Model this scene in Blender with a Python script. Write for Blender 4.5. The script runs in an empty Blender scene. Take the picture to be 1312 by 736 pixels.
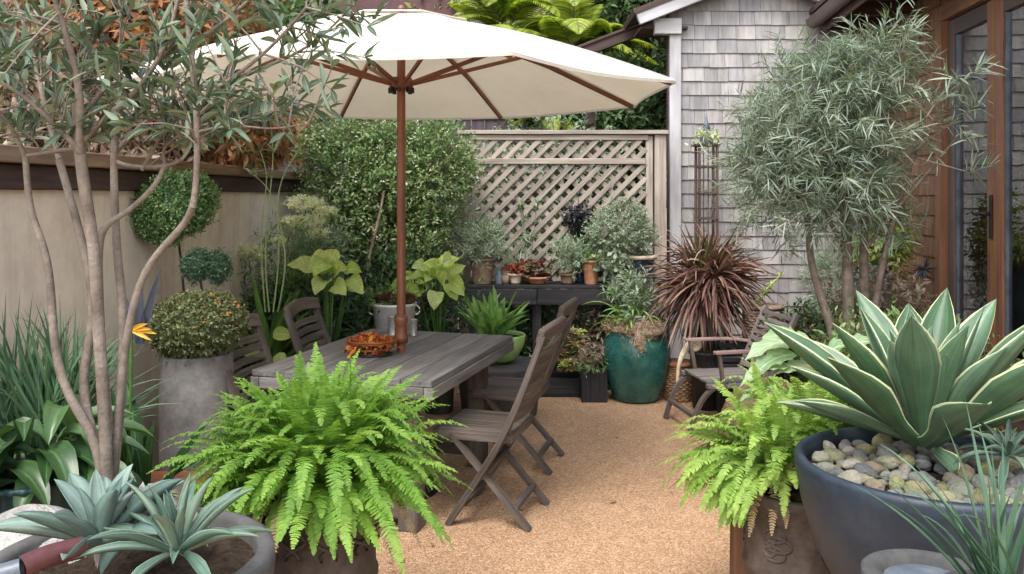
import bpy, math, random
import numpy as np
from mathutils import Vector, Matrix
random.seed(7)
RG = np.random.default_rng(7)
S = bpy.context.scene
COL = S.collection
F, CX, HY, H = 1100.0, 656.0, 250.0, 1.6
R = math.radians
def W(px, py, d): return np.array([(px-CX)/F*d, d, H-(py-HY)/F*d])
def nz(a): return a/np.maximum(np.linalg.norm(a, axis=-1, keepdims=True), 1e-9)

# ------------------------------------------------------------------ materials
def newmat(name):
    m = bpy.data.materials.new(name); m.use_nodes = True
    nt = m.node_tree; nt.nodes.clear()
    out = nt.nodes.new('ShaderNodeOutputMaterial')
    return m, nt, out
def N(nt, t, **k):
    n = nt.nodes.new(t)
    for a, b in k.items():
        if a.startswith('i_'): n.inputs[a[2:].replace('_', ' ')].default_value = b
        else: setattr(n, a, b)
    return n
def c4(c): return (c[0], c[1], c[2], 1)
def ramp(nt, fac, cols, lo=0.3, hi=0.7):
    r = nt.nodes.new('ShaderNodeValToRGB'); e = r.color_ramp.elements
    n = len(cols)
    for i, c in enumerate(cols):
        p = lo+(hi-lo)*i/(n-1)
        if i < 2: el = e[i]; el.position = p
        else: el = e.new(p)
        el.color = c4(c)
    nt.links.new(fac, r.inputs[0]); return r.outputs[0]
def noise(nt, vec, scale, detail=5, rough=.6):
    n = N(nt, 'ShaderNodeTexNoise'); n.inputs['Scale'].default_value = scale
    n.inputs['Detail'].default_value = detail; n.inputs['Roughness'].default_value = rough
    if vec is not None: nt.links.new(vec, n.inputs['Vector'])
    return n.outputs['Fac']
def mix(nt, a, b, f, mode='MIX'):
    m = nt.nodes.new('ShaderNodeMix'); m.data_type = 'RGBA'; m.blend_type = mode
    for s, v in ((6, a), (7, b)):
        if isinstance(v, tuple): m.inputs[s].default_value = c4(v)
        else: nt.links.new(v, m.inputs[s])
    if isinstance(f, (int, float)): m.inputs[0].default_value = f
    else: nt.links.new(f, m.inputs[0])
    return m.outputs[2]
def mth(nt, op, a, b=None, c=None):
    m = N(nt, 'ShaderNodeMath', operation=op)
    for i, v in enumerate((a, b, c)):
        if v is None: continue
        if isinstance(v, (int, float)): m.inputs[i].default_value = v
        else: nt.links.new(v, m.inputs[i])
    return m.outputs[0]
def attr(nt, name, o='Fac'): return N(nt, 'ShaderNodeAttribute', attribute_name=name).outputs[o]
def bump(nt, h, strength, dist=.01):
    b = N(nt, 'ShaderNodeBump'); b.inputs['Strength'].default_value = strength; b.inputs['Distance'].default_value = dist
    nt.links.new(h, b.inputs['Height']); return b.outputs['Normal']
def princ(nt, out, col, rough=.6, spec=.4, nrm=None, metal=0, coat=0):
    p = N(nt, 'ShaderNodeBsdfPrincipled')
    if isinstance(col, tuple): p.inputs['Base Color'].default_value = c4(col)
    else: nt.links.new(col, p.inputs['Base Color'])
    if isinstance(rough, (int, float)): p.inputs['Roughness'].default_value = rough
    else: nt.links.new(rough, p.inputs['Roughness'])
    p.inputs['Specular IOR Level'].default_value = spec; p.inputs['Metallic'].default_value = metal
    p.inputs['Coat Weight'].default_value = coat
    if nrm is not None: nt.links.new(nrm, p.inputs['Normal'])
    if out is not None: nt.links.new(p.outputs[0], out.inputs[0])
    return p
def objco(nt): return N(nt, 'ShaderNodeTexCoord').outputs['Object']
def mapping(nt, vec, sc):
    m = N(nt, 'ShaderNodeMapping'); m.inputs['Scale'].default_value = sc; nt.links.new(vec, m.inputs[0]); return m.outputs[0]

def wood(name, cols, rough=.75, grain=1.0, b=.5, spec=.3):
    m, nt, out = newmat(name)
    g = attr(nt, 'gc', 'Vector')
    n1 = noise(nt, mapping(nt, g, (2.2*grain, 45*grain, 45*grain)), 1.0, 6, .65)
    n2 = noise(nt, mapping(nt, g, (1.5, 6, 6)), 1.0, 3)
    n3 = noise(nt, mapping(nt, g, (6, 160, 160)), 1.0, 3)
    c = ramp(nt, n1, cols, .28, .72)
    c = mix(nt, c, ramp(nt, n2, [(.55, .52, .5), (1.25, 1.22, 1.2)], .3, .7), .7, 'MULTIPLY')
    r = attr(nt, 'rnd')
    c = mix(nt, c, ramp(nt, r, [(.72, .72, .74), (1.2, 1.16, 1.12)], 0, 1), .75, 'MULTIPLY')
    h = mth(nt, 'ADD', n1, mth(nt, 'MULTIPLY', n3, .6))
    princ(nt, out, c, rough, spec, bump(nt, h, b, .004)); return m
def plain(name, cols, rough=.6, scale=8, spec=.4, b=.25, fine=60, metal=0, coat=0, dist=.004):
    m, nt, out = newmat(name)
    g = objco(nt)
    n1 = noise(nt, g, scale, 6, .65); n2 = noise(nt, g, fine, 4)
    c = ramp(nt, n1, cols, .32, .68)
    c = mix(nt, c, ramp(nt, n2, [(.8, .8, .8), (1.15, 1.15, 1.15)], .35, .65), .6, 'MULTIPLY')
    princ(nt, out, c, mth(nt, 'ADD', mth(nt, 'MULTIPLY', n2, .2), rough-.1), spec, bump(nt, mth(nt, 'ADD', n1, n2), b, dist), metal, coat)
    return m
def leafmat(name, cols, trans=.3, rough=.5, edge=None, ew=.82, rib=None, spec=.4, streak=.25, veins=0, spots=None, tip=None):
    m, nt, out = newmat(name)
    r = attr(nt, 'rnd'); uv = attr(nt, 'luv', 'Vector')
    sp = N(nt, 'ShaderNodeSeparateXYZ'); nt.links.new(uv, sp.inputs[0]); u, v = sp.outputs[0], sp.outputs[1]
    au = mth(nt, 'ABSOLUTE', u)
    c = ramp(nt, r, cols, .05, .95)
    cb = N(nt, 'ShaderNodeCombineXYZ'); nt.links.new(mth(nt, 'MULTIPLY', u, 7.0), cb.inputs[0]); nt.links.new(mth(nt, 'MULTIPLY', v, 1.5), cb.inputs[1]); nt.links.new(mth(nt, 'MULTIPLY', r, 90.0), cb.inputs[2])
    ns = noise(nt, cb.outputs[0], 1.0, 4)
    c = mix(nt, c, ramp(nt, ns, [(1-streak,)*3, (1+streak,)*3], .3, .7), 1.0, 'MULTIPLY')
    no = noise(nt, objco(nt), 14, 3)
    c = mix(nt, c, ramp(nt, no, [(.8, .82, .8), (1.18, 1.16, 1.1)], .35, .65), .8, 'MULTIPLY')
    hgt = ns
    if veins:
        vv = mth(nt, 'ADD', mth(nt, 'MULTIPLY', v, veins), mth(nt, 'MULTIPLY', au, -veins*.28))
        w = mth(nt, 'POWER', mth(nt, 'ABSOLUTE', mth(nt, 'SINE', mth(nt, 'MULTIPLY', vv, math.pi))), 8.0)
        hgt = w
        c = mix(nt, c, mix(nt, c, (1.5, 1.45, 1.3), 1.0, 'MULTIPLY'), mth(nt, 'SUBTRACT', 1.0, mth(nt, 'MULTIPLY_ADD', mth(nt, 'ABSOLUTE', mth(nt, 'SINE', mth(nt, 'MULTIPLY', vv, math.pi))), 3.0, 0.0)))
    if rib: c = mix(nt, c, rib, mth(nt, 'LESS_THAN', au, .09))
    if tip: c = mix(nt, c, tip, mth(nt, 'SMOOTH_MIN', mth(nt, 'MULTIPLY', mth(nt, 'SUBTRACT', v, .86), 12.0), 1.0, .1))
    if spots: c = mix(nt, c, spots, mth(nt, 'GREATER_THAN', noise(nt, objco(nt), 30, 4), .6))
    if edge:
        en = mth(nt, 'ADD', au, mth(nt, 'MULTIPLY', mth(nt, 'SUBTRACT', ns, .5), .08))
        c = mix(nt, c, edge, mth(nt, 'GREATER_THAN', en, ew))
    p = princ(nt, None, c, rough, spec, bump(nt, hgt, .3, .002))
    if trans > 0:
        t = N(nt, 'ShaderNodeBsdfTranslucent'); nt.links.new(mix(nt, c, (1.5, 1.5, .8), 1.0, 'MULTIPLY'), t.inputs[0])
        ms = N(nt, 'ShaderNodeMixShader'); ms.inputs[0].default_value = trans
        nt.links.new(p.outputs[0], ms.inputs[1]); nt.links.new(t.outputs[0], ms.inputs[2]); nt.links.new(ms.outputs[0], out.inputs[0])
    else: nt.links.new(p.outputs[0], out.inputs[0])
    return m

# ------------------------------------------------------------------ mesh builder
class MB:
    def __init__(s): s.b = []
    def add(s, V, Fc, gc=None, rnd=None, uv=None, smooth=False):
        V = np.asarray(V, float).reshape(-1, 3); Fc = np.asarray(Fc, int); n = len(V)
        if gc is None: gc = V
        if rnd is None: rnd = np.full(n, random.random())
        if uv is None: uv = np.zeros((n, 2))
        s.b.append((V, Fc, np.asarray(gc, float), np.asarray(rnd, float), np.asarray(uv, float), smooth)); return s
    def box(s, size, loc, rot=None, jit=0):
        h = np.array(size)/2.0
        c = np.array([[x, y, z] for x in (-1, 1) for y in (-1, 1) for z in (-1, 1)], float)*h
        if jit: c = c + RG.uniform(-jit, jit, c.shape)
        o = np.argsort(-h, kind='stable'); g = c[:, o]+RG.uniform(0, 50, 3)
        M = np.eye(3) if rot is None else np.array(rot)[:3, :3]
        V = c@M.T + np.array(loc)
        return s.add(V, [[0, 1, 3, 2], [4, 6, 7, 5], [0, 4, 5, 1], [2, 3, 7, 6], [0, 2, 6, 4], [1, 5, 7, 3]], g)
    def bar(s, p0, p1, w, h, up=(0, 0, 1)):
        return s.sweep([p0, p1], w, h, up)
    def sweep(s, pts, w, h, up=(0, 0, 1)):
        P = np.array(pts, float); n = len(P); up = np.array(up, float)
        T = nz(np.gradient(P, axis=0)) if n > 1 else None
        Sd = nz(np.cross(T, up)); U = np.cross(Sd, T)
        w = np.broadcast_to(w, n); h = np.broadcast_to(h, n)
        q = np.array([[-1, -1], [1, -1], [1, 1], [-1, 1]])*.5
        V = P[:, None]+Sd[:, None]*(q[:, 0][None, :, None]*w[:, None, None])+U[:, None]*(q[:, 1][None, :, None]*h[:, None, None])
        L = np.concatenate([[0], np.cumsum(np.linalg.norm(np.diff(P, axis=0), axis=1))])
        off = RG.uniform(0, 50, 3)
        g = np.stack([np.repeat(L, 4), np.tile(q[:, 0], n)*np.repeat(w, 4), np.tile(q[:, 1], n)*np.repeat(h, 4)], 1)+off
        f = [[4*i+a, 4*i+(a+1) % 4, 4*i+4+(a+1) % 4, 4*i+4+a] for i in range(n-1) for a in range(4)]
        f += [[3, 2, 1, 0], [4*n-4, 4*n-3, 4*n-2, 4*n-1]]
        return s.add(V, f, g)
    def tube(s, pts, rad, seg=8, smoothpath=0, cap=True):
        P = np.array(pts, float); rad = np.broadcast_to(np.array(rad, float), len(P)).copy()
        for _ in range(smoothpath):
            A = np.empty((2*len(P)-1, 3)); r2 = np.empty(2*len(P)-1)
            A[::2] = P; A[1::2] = (P[:-1]+P[1:])/2; r2[::2] = rad; r2[1::2] = (rad[:-1]+rad[1:])/2
            A[2:-2:2] = (A[1:-3:2]+2*A[2:-2:2]+A[3:-1:2])/4
            P, rad = A, r2
        n = len(P); T = nz(np.gradient(P, axis=0))
        ref = np.array([0, 0, 1.]) if abs(T[:, 2]).mean() < .8 else np.array([1., .1, 0])
        A = nz(np.cross(T, ref)); B2 = np.cross(T, A)
        a = np.linspace(0, 2*np.pi, seg, endpoint=False)
        V = P[:, None]+(A[:, None]*np.cos(a)[None, :, None]+B2[:, None]*np.sin(a)[None, :, None])*rad[:, None, None]
        L = np.concatenate([[0], np.cumsum(np.linalg.norm(np.diff(P, axis=0), axis=1))])
        g = np.stack([np.repeat(L, seg), np.tile(np.cos(a), n)*np.repeat(rad, seg), np.tile(np.sin(a), n)*np.repeat(rad, seg)], 1)+RG.uniform(0, 9, 3)
        i, j = np.meshgrid(np.arange(n-1), np.arange(seg), indexing='ij'); j2 = (j+1) % seg
        f = np.stack([i*seg+j, i*seg+j2, (i+1)*seg+j2, (i+1)*seg+j], -1).reshape(-1, 4)
        s.add(V, f, g, smooth=True)
        if cap and seg == 8:
            for k, o in ((0, -1), (n-1, 1)):
                s.add(V[k], [[0, 1, 2, 3], [0, 3, 4, 7], [4, 5, 6, 7]], g[:8])
        return s
    def lathe(s, prof, loc=(0, 0, 0), seg=40, ribs=0, rd=0, sx=1, sy=1, lump=0, smooth=True, rot=None):
        p = np.array(prof, float); n = len(p); a = np.linspace(0, 2*np.pi, seg, endpoint=False)
        rr = p[:, 0][:, None]*(1+rd*np.cos(ribs*a))[None, :] if ribs else np.repeat(p[:, 0][:, None], seg, 1)
        if lump: rr = rr*(1+lump*(np.sin(3*a+p[:, 1][:, None]*9)+np.sin(7*a+p[:, 1][:, None]*23+1)+.6*np.sin(13*a-p[:, 1][:, None]*31)))
        V = np.stack([rr*np.cos(a)*sx, rr*np.sin(a)*sy, np.repeat(p[:, 1][:, None], seg, 1)], -1)
        V = V.reshape(-1, 3)
        if rot is not None: V = V@np.array(rot)[:3, :3].T
        V = V+np.array(loc)
        i, j = np.meshgrid(np.arange(n-1), np.arange(seg), indexing='ij'); j2 = (j+1) % seg
        f = np.stack([i*seg+j, i*seg+j2, (i+1)*seg+j2, (i+1)*seg+j], -1).reshape(-1, 4)
        return s.add(V, f, smooth=smooth)
    def disc(s, r, loc, seg=40, amp=0, sx=1, sy=1):
        K = 8; pr = [(max(1e-4, r*k/K), RG.uniform(-amp, amp)) for k in range(K+1)]
        return s.lathe(pr, loc, seg, lump=.01 if amp else 0, sx=sx, sy=sy)
    def diamonds(s, P, D, Nn, L, Wd, fold=.25, rnd=None, mid=.45):
        n = len(P); D = nz(D); Sd = nz(np.cross(D, Nn)); U = np.cross(Sd, D)
        L = np.broadcast_to(L, n)[:, None]; Wd = np.broadcast_to(Wd, n)[:, None]
        m = P+D*L*mid+U*Wd*fold*.6
        V = np.stack([P, m+Sd*Wd/2, P+D*L, m-Sd*Wd/2], 1)
        b = np.arange(n)[:, None]*4
        f = np.concatenate([b+[[0, 1, 2]], b+[[0, 2, 3]]])
        r = RG.random(n) if rnd is None else np.broadcast_to(rnd, n)
        return s.add(V.reshape(-1, 3), f, None, np.repeat(r, 4), np.tile([[0, 0], [1, .5], [0, 1], [-1, .5]], (n, 1)), False)
    def strips(s, P, D, Nn, L, Wd, K=6, prof=None, droop=0, fold=.2, U=(-1, 0, 1), rnd=None, thick=0, wave=0, dpow=1.0, channel=0, twist=0):
        P = np.atleast_2d(P); n = len(P); D = nz(np.atleast_2d(D)); Nn = np.broadcast_to(Nn, (n, 3))
        L = np.broadcast_to(L, n).astype(float); Wd = np.broadcast_to(Wd, n).astype(float); dr = np.broadcast_to(droop, n).astype(float)
        t = np.linspace(0, 1, K)
        if prof is None: prof = np.sin(np.pi*np.clip(t*.93+.07, 0, 1))**.8
        elif callable(prof): prof = prof(t)
        prof = np.asarray(prof); 
        dk = nz(D[:, None]+np.array([0, 0, -1.])*(dr[:, None]*t[None]**dpow)[..., None])
        C = np.empty((n, K, 3)); C[:, 0] = P
        st = (L/(K-1))[:, None]
        for k in range(1, K): C[:, k] = C[:, k-1]+nz(dk[:, k]+dk[:, k-1])*st
        Sd = nz(np.cross(D, Nn))[:, None]; Nk = np.cross(np.broadcast_to(Sd, dk.shape), dk)
        if np.any(twist):
            tw = np.broadcast_to(twist, n)[:, None]*t[None]; Sd = Sd*np.cos(tw)[..., None]+Nk*np.sin(tw)[..., None]; Nk = np.cross(Sd, dk)
        w = Wd[:, None]*prof[None]/2
        ring = [(u, abs(u)**1.5*fold) for u in U]
        closed = thick > 0
        if closed: ring += [(u*.85, fold*abs(u*.85)**1.5-thick*(1-abs(u)**2*.6)*2-.004) for u in U[-2:0:-1]]
        m = len(ring); V = np.empty((n, K, m, 3))
        ph = RG.uniform(0, 6.28, n)[:, None]
        for a, (u, h) in enumerate(ring):
            off = h*w*2
            if wave: off = off+wave*w*abs(u)*np.sin(t[None]*14+ph+u*2)
            V[:, :, a] = C+Sd*(u*w)[..., None]+Nk*off[..., None]
        i, k, a = np.meshgrid(np.arange(n), np.arange(K-1), np.arange(m if closed else m-1), indexing='ij')
        a2 = (a+1) % m; base = i*K*m
        f = np.stack([base+k*m+a, base+k*m+a2, base+(k+1)*m+a2, base+(k+1)*m+a], -1).reshape(-1, 4)
        r = RG.random(n) if rnd is None else np.broadcast_to(rnd, n)
        uv = np.stack([np.broadcast_to(np.array([q[0] for q in ring])[None, None], (n, K, m)), np.broadcast_to(t[None, :, None], (n, K, m))], -1).reshape(-1, 2)
        s.add(V.reshape(-1, 3), f, None, np.repeat(r, K*m), uv, True)
        return C, dk
    def build(s, name, mat, parent=None, bevel=0, kind=None):
        me = bpy.data.meshes.new(name)
        V = np.concatenate([b[0] for b in s.b])
        if parent is not None:
            o = np.array(parent.location)
            q = parent.parent
            while q is not None: o = o+np.array(q.location); q = q.parent
            V = V-o
        li, ls, lt, sm = [], [], [], []; vo = 0; lo = 0
        for b in s.b:
            f = b[1]+vo; k = f.shape[1]
            li.append(f.ravel()); ls.append(lo+np.arange(len(f))*k); lt.append(np.full(len(f), k)); sm.append(np.full(len(f), b[5]))
            vo += len(b[0]); lo += f.size
        li = np.concatenate(li); ls = np.concatenate(ls); sm = np.concatenate(sm)
        me.vertices.add(len(V)); me.vertices.foreach_set('co', V.ravel().astype(np.float32))
        me.loops.add(len(li)); me.loops.foreach_set('vertex_index', li.astype(np.int32))
        me.polygons.add(len(ls)); me.polygons.foreach_set('loop_start', ls.astype(np.int32))
        me.polygons.foreach_set('use_smooth', sm)
        a = me.attributes.new('gc', 'FLOAT_VECTOR', 'POINT'); a.data.foreach_set('vector', np.concatenate([b[2] for b in s.b]).ravel().astype(np.float32))
        a = me.attributes.new('rnd', 'FLOAT', 'POINT'); a.data.foreach_set('value', np.concatenate([b[3] for b in s.b]).astype(np.float32))
        uv = np.concatenate([b[4] for b in s.b]); uv = np.c_[uv, np.zeros(len(uv))]
        a = me.attributes.new('luv', 'FLOAT_VECTOR', 'POINT'); a.data.foreach_set('vector', uv.ravel().astype(np.float32))
        me.update(calc_edges=True); me.validate()
        me.materials.append(mat)
        ob = bpy.data.objects.new(name, me); COL.objects.link(ob)
        if parent is not None: ob.parent = parent
        if kind: ob['kind'] = kind
        if bevel:
            md = ob.modifiers.new('bevel', 'BEVEL'); md.width = bevel; md.segments = 2; md.limit_method = 'ANGLE'; md.angle_limit = R(50)
        return ob

def thing(name, label, cat, loc=(0, 0, 0), group=None):
    o = bpy.data.objects.new(name, None); COL.objects.link(o); o.location = [float(x) for x in loc]
    o.empty_display_size = .1
    o['label'] = label; o['category'] = cat
    if group: o['group'] = group
    return o
def tag(o, label, cat, group=None):
    o['label'] = label; o['category'] = cat
    if group: o['group'] = group
    return o
def copy_tree(o, parent=None):
    c = o.copy(); COL.objects.link(c)
    if parent is not None: c.parent = parent
    for ch in [x for x in bpy.data.objects if x.parent == o]: copy_tree(ch, c)
    return c
A = np.array
def rotz(a): return np.array([[math.cos(a), -math.sin(a), 0], [math.sin(a), math.cos(a), 0], [0, 0, 1]])
def rdir(n): return nz(RG.normal(size=(n, 3)))

# ------------------------------------------------------------------ foliage tools
def lumpf(D, amp, seed):
    g = np.random.default_rng(seed); v = np.zeros(len(D))
    for f in (2.5, 4, 7):
        for _ in range(3):
            v += np.sin(D@(nz(g.normal(size=3))*f)+g.uniform(0, 6.28))/f*2
    return 1+amp*v/2
def foliage(B, blobs, ntw, k, L, Wd, twigL=.12, up=.25, shell=.55, lump=.25, seed=1, flat=.5, fold=.25, spread=.9, TW=None, tw_w=.003, K=0, droop=.3, hang=0, prof=None, lv=.35, zmin=None):
    vol = np.array([b[1][0]*b[1][1]*b[1][2] for b in blobs])**.7; idx = RG.choice(len(blobs), ntw, p=vol/vol.sum())
    c = np.array([b[0] for b in blobs])[idx]; r = np.array([b[1] for b in blobs], float)[idx]
    D = rdir(ntw); rad = (shell+(1-shell)*RG.random(ntw))*lumpf(D+idx[:, None]*.37, lump, seed)
    P = c+D*r*rad[:, None]
    T = nz(D*.8+RG.normal(size=(ntw, 3))*.45+np.array([0, 0, up]))
    tl = twigL*RG.uniform(.6, 1.4, ntw)
    if TW is not None: TW.diamonds(P, T+rdir(ntw)*.1, rdir(ntw), tl, tw_w, 0, mid=.1)
    t = np.repeat(np.linspace(.1, 1, k)[None], ntw, 0)
    Pl = (P[:, None]+T[:, None]*(tl[:, None]*t)[..., None]).reshape(-1, 3)
    TT = np.repeat(T, k, 0); n = len(Pl)
    Q = nz(np.cross(TT, rdir(n)))
    Dl = nz(TT*.55+Q*spread+np.array([0, 0, -hang]))
    Nl = nz(Q*-.2+rdir(n)*(1-flat)+np.array([0, 0, 1])*flat+TT*.5)
    LL = L*RG.uniform(1-lv, 1+lv, n); rn = np.clip(np.repeat(RG.random(ntw), k)*.6+RG.random(n)*.4, 0, 1)
    if zmin is not None:
        m = Pl[:, 2] > zmin; Pl, Dl, Nl, LL, rn = Pl[m], Dl[m], Nl[m], LL[m], rn[m]
    if K: B.strips(Pl, Dl, Nl, LL, Wd*LL/L, K=K, droop=droop, fold=fold, rnd=rn, prof=prof)
    else: B.diamonds(Pl, Dl, Nl, LL, Wd*LL/L, fold, rn)
def core(B, c, r, lump=.15, seed=3):
    a = np.linspace(0, np.pi, 14); pr = [(max(.001, math.sin(x)), -math.cos(x)) for x in a]
    m = MB(); m.lathe(pr, (0, 0, 0), 28); V, Fc = m.b[0][0], m.b[0][1]
    V = V*lumpf(nz(V), lump, seed)[:, None]*np.array(r)+np.array(c)
    B.add(V, Fc, smooth=True)
def rosette(B, c, n, L, Wd, el0=80, el1=10, droop=.5, K=9, thick=0, prof=None, fold=.25, wave=0, az0=0, lj=.15, U=(-1, 0, 1), r0=.01, ej=6, inner=.55, dpow=1.3, twist=0, rnd=None):
    i = np.arange(n); az = az0+i*2.39996+RG.normal(size=n)*.08; f = (i+.5)/n
    el = np.radians(el0+(el1-el0)*f**.9+RG.normal(size=n)*ej)
    D = np.stack([np.cos(az)*np.cos(el), np.sin(az)*np.cos(el), np.sin(el)], 1)
    Nn = np.stack([-np.cos(az)*np.sin(el), -np.sin(az)*np.sin(el), np.cos(el)], 1)
    P = np.array(c)+np.stack([np.cos(az), np.sin(az), np.zeros(n)], 1)*r0*(f[:, None]*1.5+.2)
    LL = L*(inner+(1-inner)*np.sin(np.clip(f*1.25, 0, 1)*np.pi/2))*RG.uniform(1-lj, 1+lj, n)
    return B.strips(P, D, Nn, LL, Wd*LL/L, K, prof, droop, fold, U, rnd, thick, wave, dpow, twist=(RG.normal(size=n)*twist if twist else 0))

def fernfronds(B, SB, c, n, L, spread_el=(85, 5), droop=(1.2, 2.6), pin=.045, az_rng=None, r0=.06, npin=38, wf=.012):
    az = RG.uniform(0, 2*np.pi, n) if az_rng is None else RG.uniform(az_rng[0], az_rng[1], n)
    f = RG.random(n); el = np.radians(spread_el[0]+(spread_el[1]-spread_el[0])*f+RG.normal(size=n)*5)
    D = np.stack([np.cos(az)*np.cos(el), np.sin(az)*np.cos(el), np.sin(el)], 1)
    Nn = np.stack([-np.cos(az)*np.sin(el), -np.sin(az)*np.sin(el), np.cos(el)], 1)
    P = np.array(c)+np.stack([np.cos(az), np.sin(az), np.zeros(n)], 1)*(r0*RG.random(n))[:, None]
    LL = L*RG.uniform(.68, 1.02, n); dr = RG.uniform(droop[0], droop[1], n)
    KK = npin+6
    C, dk = SB.strips(P, D, Nn, LL, .0035, K=KK, prof=lambda t: 1-.7*t, droop=dr, fold=0, U=(-1, 1), dpow=1.5)
    Sd = nz(np.cross(D, Nn))
    yaw = RG.normal(size=n)*.25
    Sd = nz(Sd+D*yaw[:, None]*0)
    t = np.linspace(0, 1, KK)[5:]
    pl = pin*(np.sin(np.pi*np.clip(t*.86+.13, 0, 1))**.7+.06)
    rn0 = np.repeat(RG.random(n), len(t))
    for sg in (-1, 1):
        Pp = C[:, 5:].reshape(-1, 3)
        dd = dk[:, 5:].reshape(-1, 3); ss = np.repeat(Sd*sg, len(t), 0)
        nn = nz(np.cross(ss, dd))*sg
        m = len(Pp)
        Dp = nz(ss+dd*.28+RG.normal(size=(m, 3))*.13+nn*.1)
        lp = (LL/L)[:, None]*pl[None]; lp = lp.ravel()*RG.uniform(.8, 1.15, m)
        pr = np.array([.55, 1.0, .62, .95, .55, .7, .15])
        B.strips(Pp, Dp, nn+RG.normal(size=(m, 3))*.15, lp, wf, K=7, prof=pr, droop=RG.uniform(.1, .7, m), fold=.12, rnd=np.clip(rn0*.55+RG.random(m)*.25+.2*np.tile(t, n), 0, 1))

# ------------------------------------------------------------------ palette
M = {}
M['table'] = wood('weathered dark timber', [(.09, .087, .084), (.175, .168, .162), (.24, .232, .225)], .7, 1, .6)
M['chair'] = wood('weathered teak', [(.052, .041, .034), (.115, .095, .081), (.19, .165, .145)], .75, 1, .6)
M['brownwood'] = wood('umbrella hardwood', [(.10, .033, .016), (.19, .068, .033), (.25, .10, .05)], .45, 1, .2, .5)
M['lattice'] = wood('lattice cedar', [(.19, .165, .135), (.31, .275, .235), (.40, .365, .32)], .85, 1, .5)
M['grey_shingle'] = wood('silvered shingle', [(.25, .245, .245), (.33, .325, .325), (.385, .38, .38)], .9, .7, .4)
M['brown_shingle'] = wood('cedar shingle', [(.13, .068, .038), (.24, .135, .08), (.34, .21, .13)], .85, .7, .6)
M['whitewood'] = wood('pale painted board', [(.38, .38, .39), (.46, .46, .475), (.52, .52, .53)], .7, .6, .3)
M['frame'] = wood('door hardwood', [(.13, .055, .028), (.24, .11, .055), (.30, .15, .08)], .5, .8, .2, .5)
M['sash'] = wood('dark sash', [(.06, .045, .038), (.10, .075, .065), (.13, .10, .085)], .5, .8, .2, .5)
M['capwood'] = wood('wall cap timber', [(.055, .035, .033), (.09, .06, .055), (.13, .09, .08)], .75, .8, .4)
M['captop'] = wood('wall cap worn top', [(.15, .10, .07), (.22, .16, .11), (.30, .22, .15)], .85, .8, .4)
M['black'] = wood('black stained timber', [(.010, .010, .012), (.024, .024, .027), (.045, .044, .047)], .65, .8, .5)
M['fence'] = wood('dark neighbour fence', [(.035, .027, .035), (.065, .05, .062), (.09, .07, .085)], .85, .6, .5)
M['roofwood'] = wood('roof timber', [(.035, .022, .02), (.07, .045, .04), (.10, .07, .06)], .8, .8, .5)
M['obelisk'] = wood('dark red brown lath', [(.045, .03, .026), (.085, .058, .05), (.13, .09, .075)], .85, .8, .5)
M['block'] = wood('rough brown block', [(.12, .065, .035), (.22, .12, .07), (.30, .18, .10)], .9, .8, .8)
M['bark'] = plain('pale smooth bark', [(.12, .098, .08), (.19, .158, .13), (.27, .235, .20)], .85, 14, .2, .7, 120, dist=.004)
M['bark2'] = plain('grey brown bark', [(.11, .085, .065), (.19, .15, .12), (.27, .22, .18)], .9, 14, .2, .9, 70)
M['darkbark'] = plain('dark fibrous bark', [(.03, .022, .018), (.06, .045, .036), (.10, .08, .065)], .95, 30, .1, 1, 90)
M['soil'] = plain('potting soil', [(.02, .014, .010), (.045, .032, .022), (.075, .055, .04)], .95, 40, .1, 1, 140, dist=.01)
M['stucco'] = None
m, nt, out = newmat('tan stucco'); g = objco(nt)
n1 = noise(nt, g, 1.6, 6, .65); n2 = noise(nt, g, 170, 4); n3 = noise(nt, mapping(nt, g, (5, 5, .45)), 1.0, 5); n4 = noise(nt, g, 9, 6, .7)
c = ramp(nt, n1, [(.62, .54, .45), (.70, .615, .52), (.75, .67, .575)], .32, .68)
c = mix(nt, c, ramp(nt, n3, [(.74, .71, .68), (1.04, 1.04, 1.04)], .30, .50), .85, 'MULTIPLY')
c = mix(nt, c, ramp(nt, n4, [(.86, .85, .84), (1.05, 1.05, 1.05)], .35, .6), .6, 'MULTIPLY')
princ(nt, out, c, .9, .15, bump(nt, mth(nt, 'ADD', n2, n4), .4, .004)); M['stucco'] = m
M['maroon'] = plain('maroon render', [(.085, .05, .05), (.12, .07, .07), (.15, .09, .088)], .9, 1.2, .1, .5, 30)
M['slatebowl'] = plain('slate blue glaze', [(.010, .0165, .026), (.016, .025, .039), (.027, .038, .054)], .5, 5, .45, .15, 60, dist=.002)
M['clay'] = plain('brown carved clay', [(.04, .028, .023), (.075, .053, .043), (.12, .09, .073)], .7, 9, .4, .6, 50)
M['terracotta'] = plain('terracotta', [(.22, .10, .055), (.33, .15, .085), (.42, .22, .14)], .8, 12, .3, .3, 60)
M['browncer'] = plain('brown stoneware', [(.14, .085, .055), (.21, .14, .095), (.28, .19, .14)], .75, 12, .3, .4, 60)
M['cream'] = plain('cream stoneware', [(.45, .36, .27), (.58, .48, .38), (.66, .58, .48)], .7, 12, .3, .2, 60)
M['whitepot'] = plain('white enamel', [(.72, .69, .66), (.80, .78, .76), (.84, .83, .81)], .45, 5, .5, .1, 40)
M['navy'] = plain('navy glaze', [(.015, .022, .045), (.025, .035, .065), (.04, .055, .09)], .3, 6, .6, .1, 50)
M['greypot'] = plain('grey weathered planter', [(.10, .093, .09), (.17, .158, .152), (.24, .225, .215)], .85, 5, .2, .4, 50)
M['darkgrey'] = plain('dark grey concrete', [(.05, .049, .048), (.08, .078, .075), (.115, .112, .108)], .85, 5, .2, .3, 60)
M['greystone'] = plain('pale rough stone', [(.22, .21, .20), (.36, .35, .33), (.46, .45, .43)], .95, 9, .2, 1, 50, dist=.02)
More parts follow.
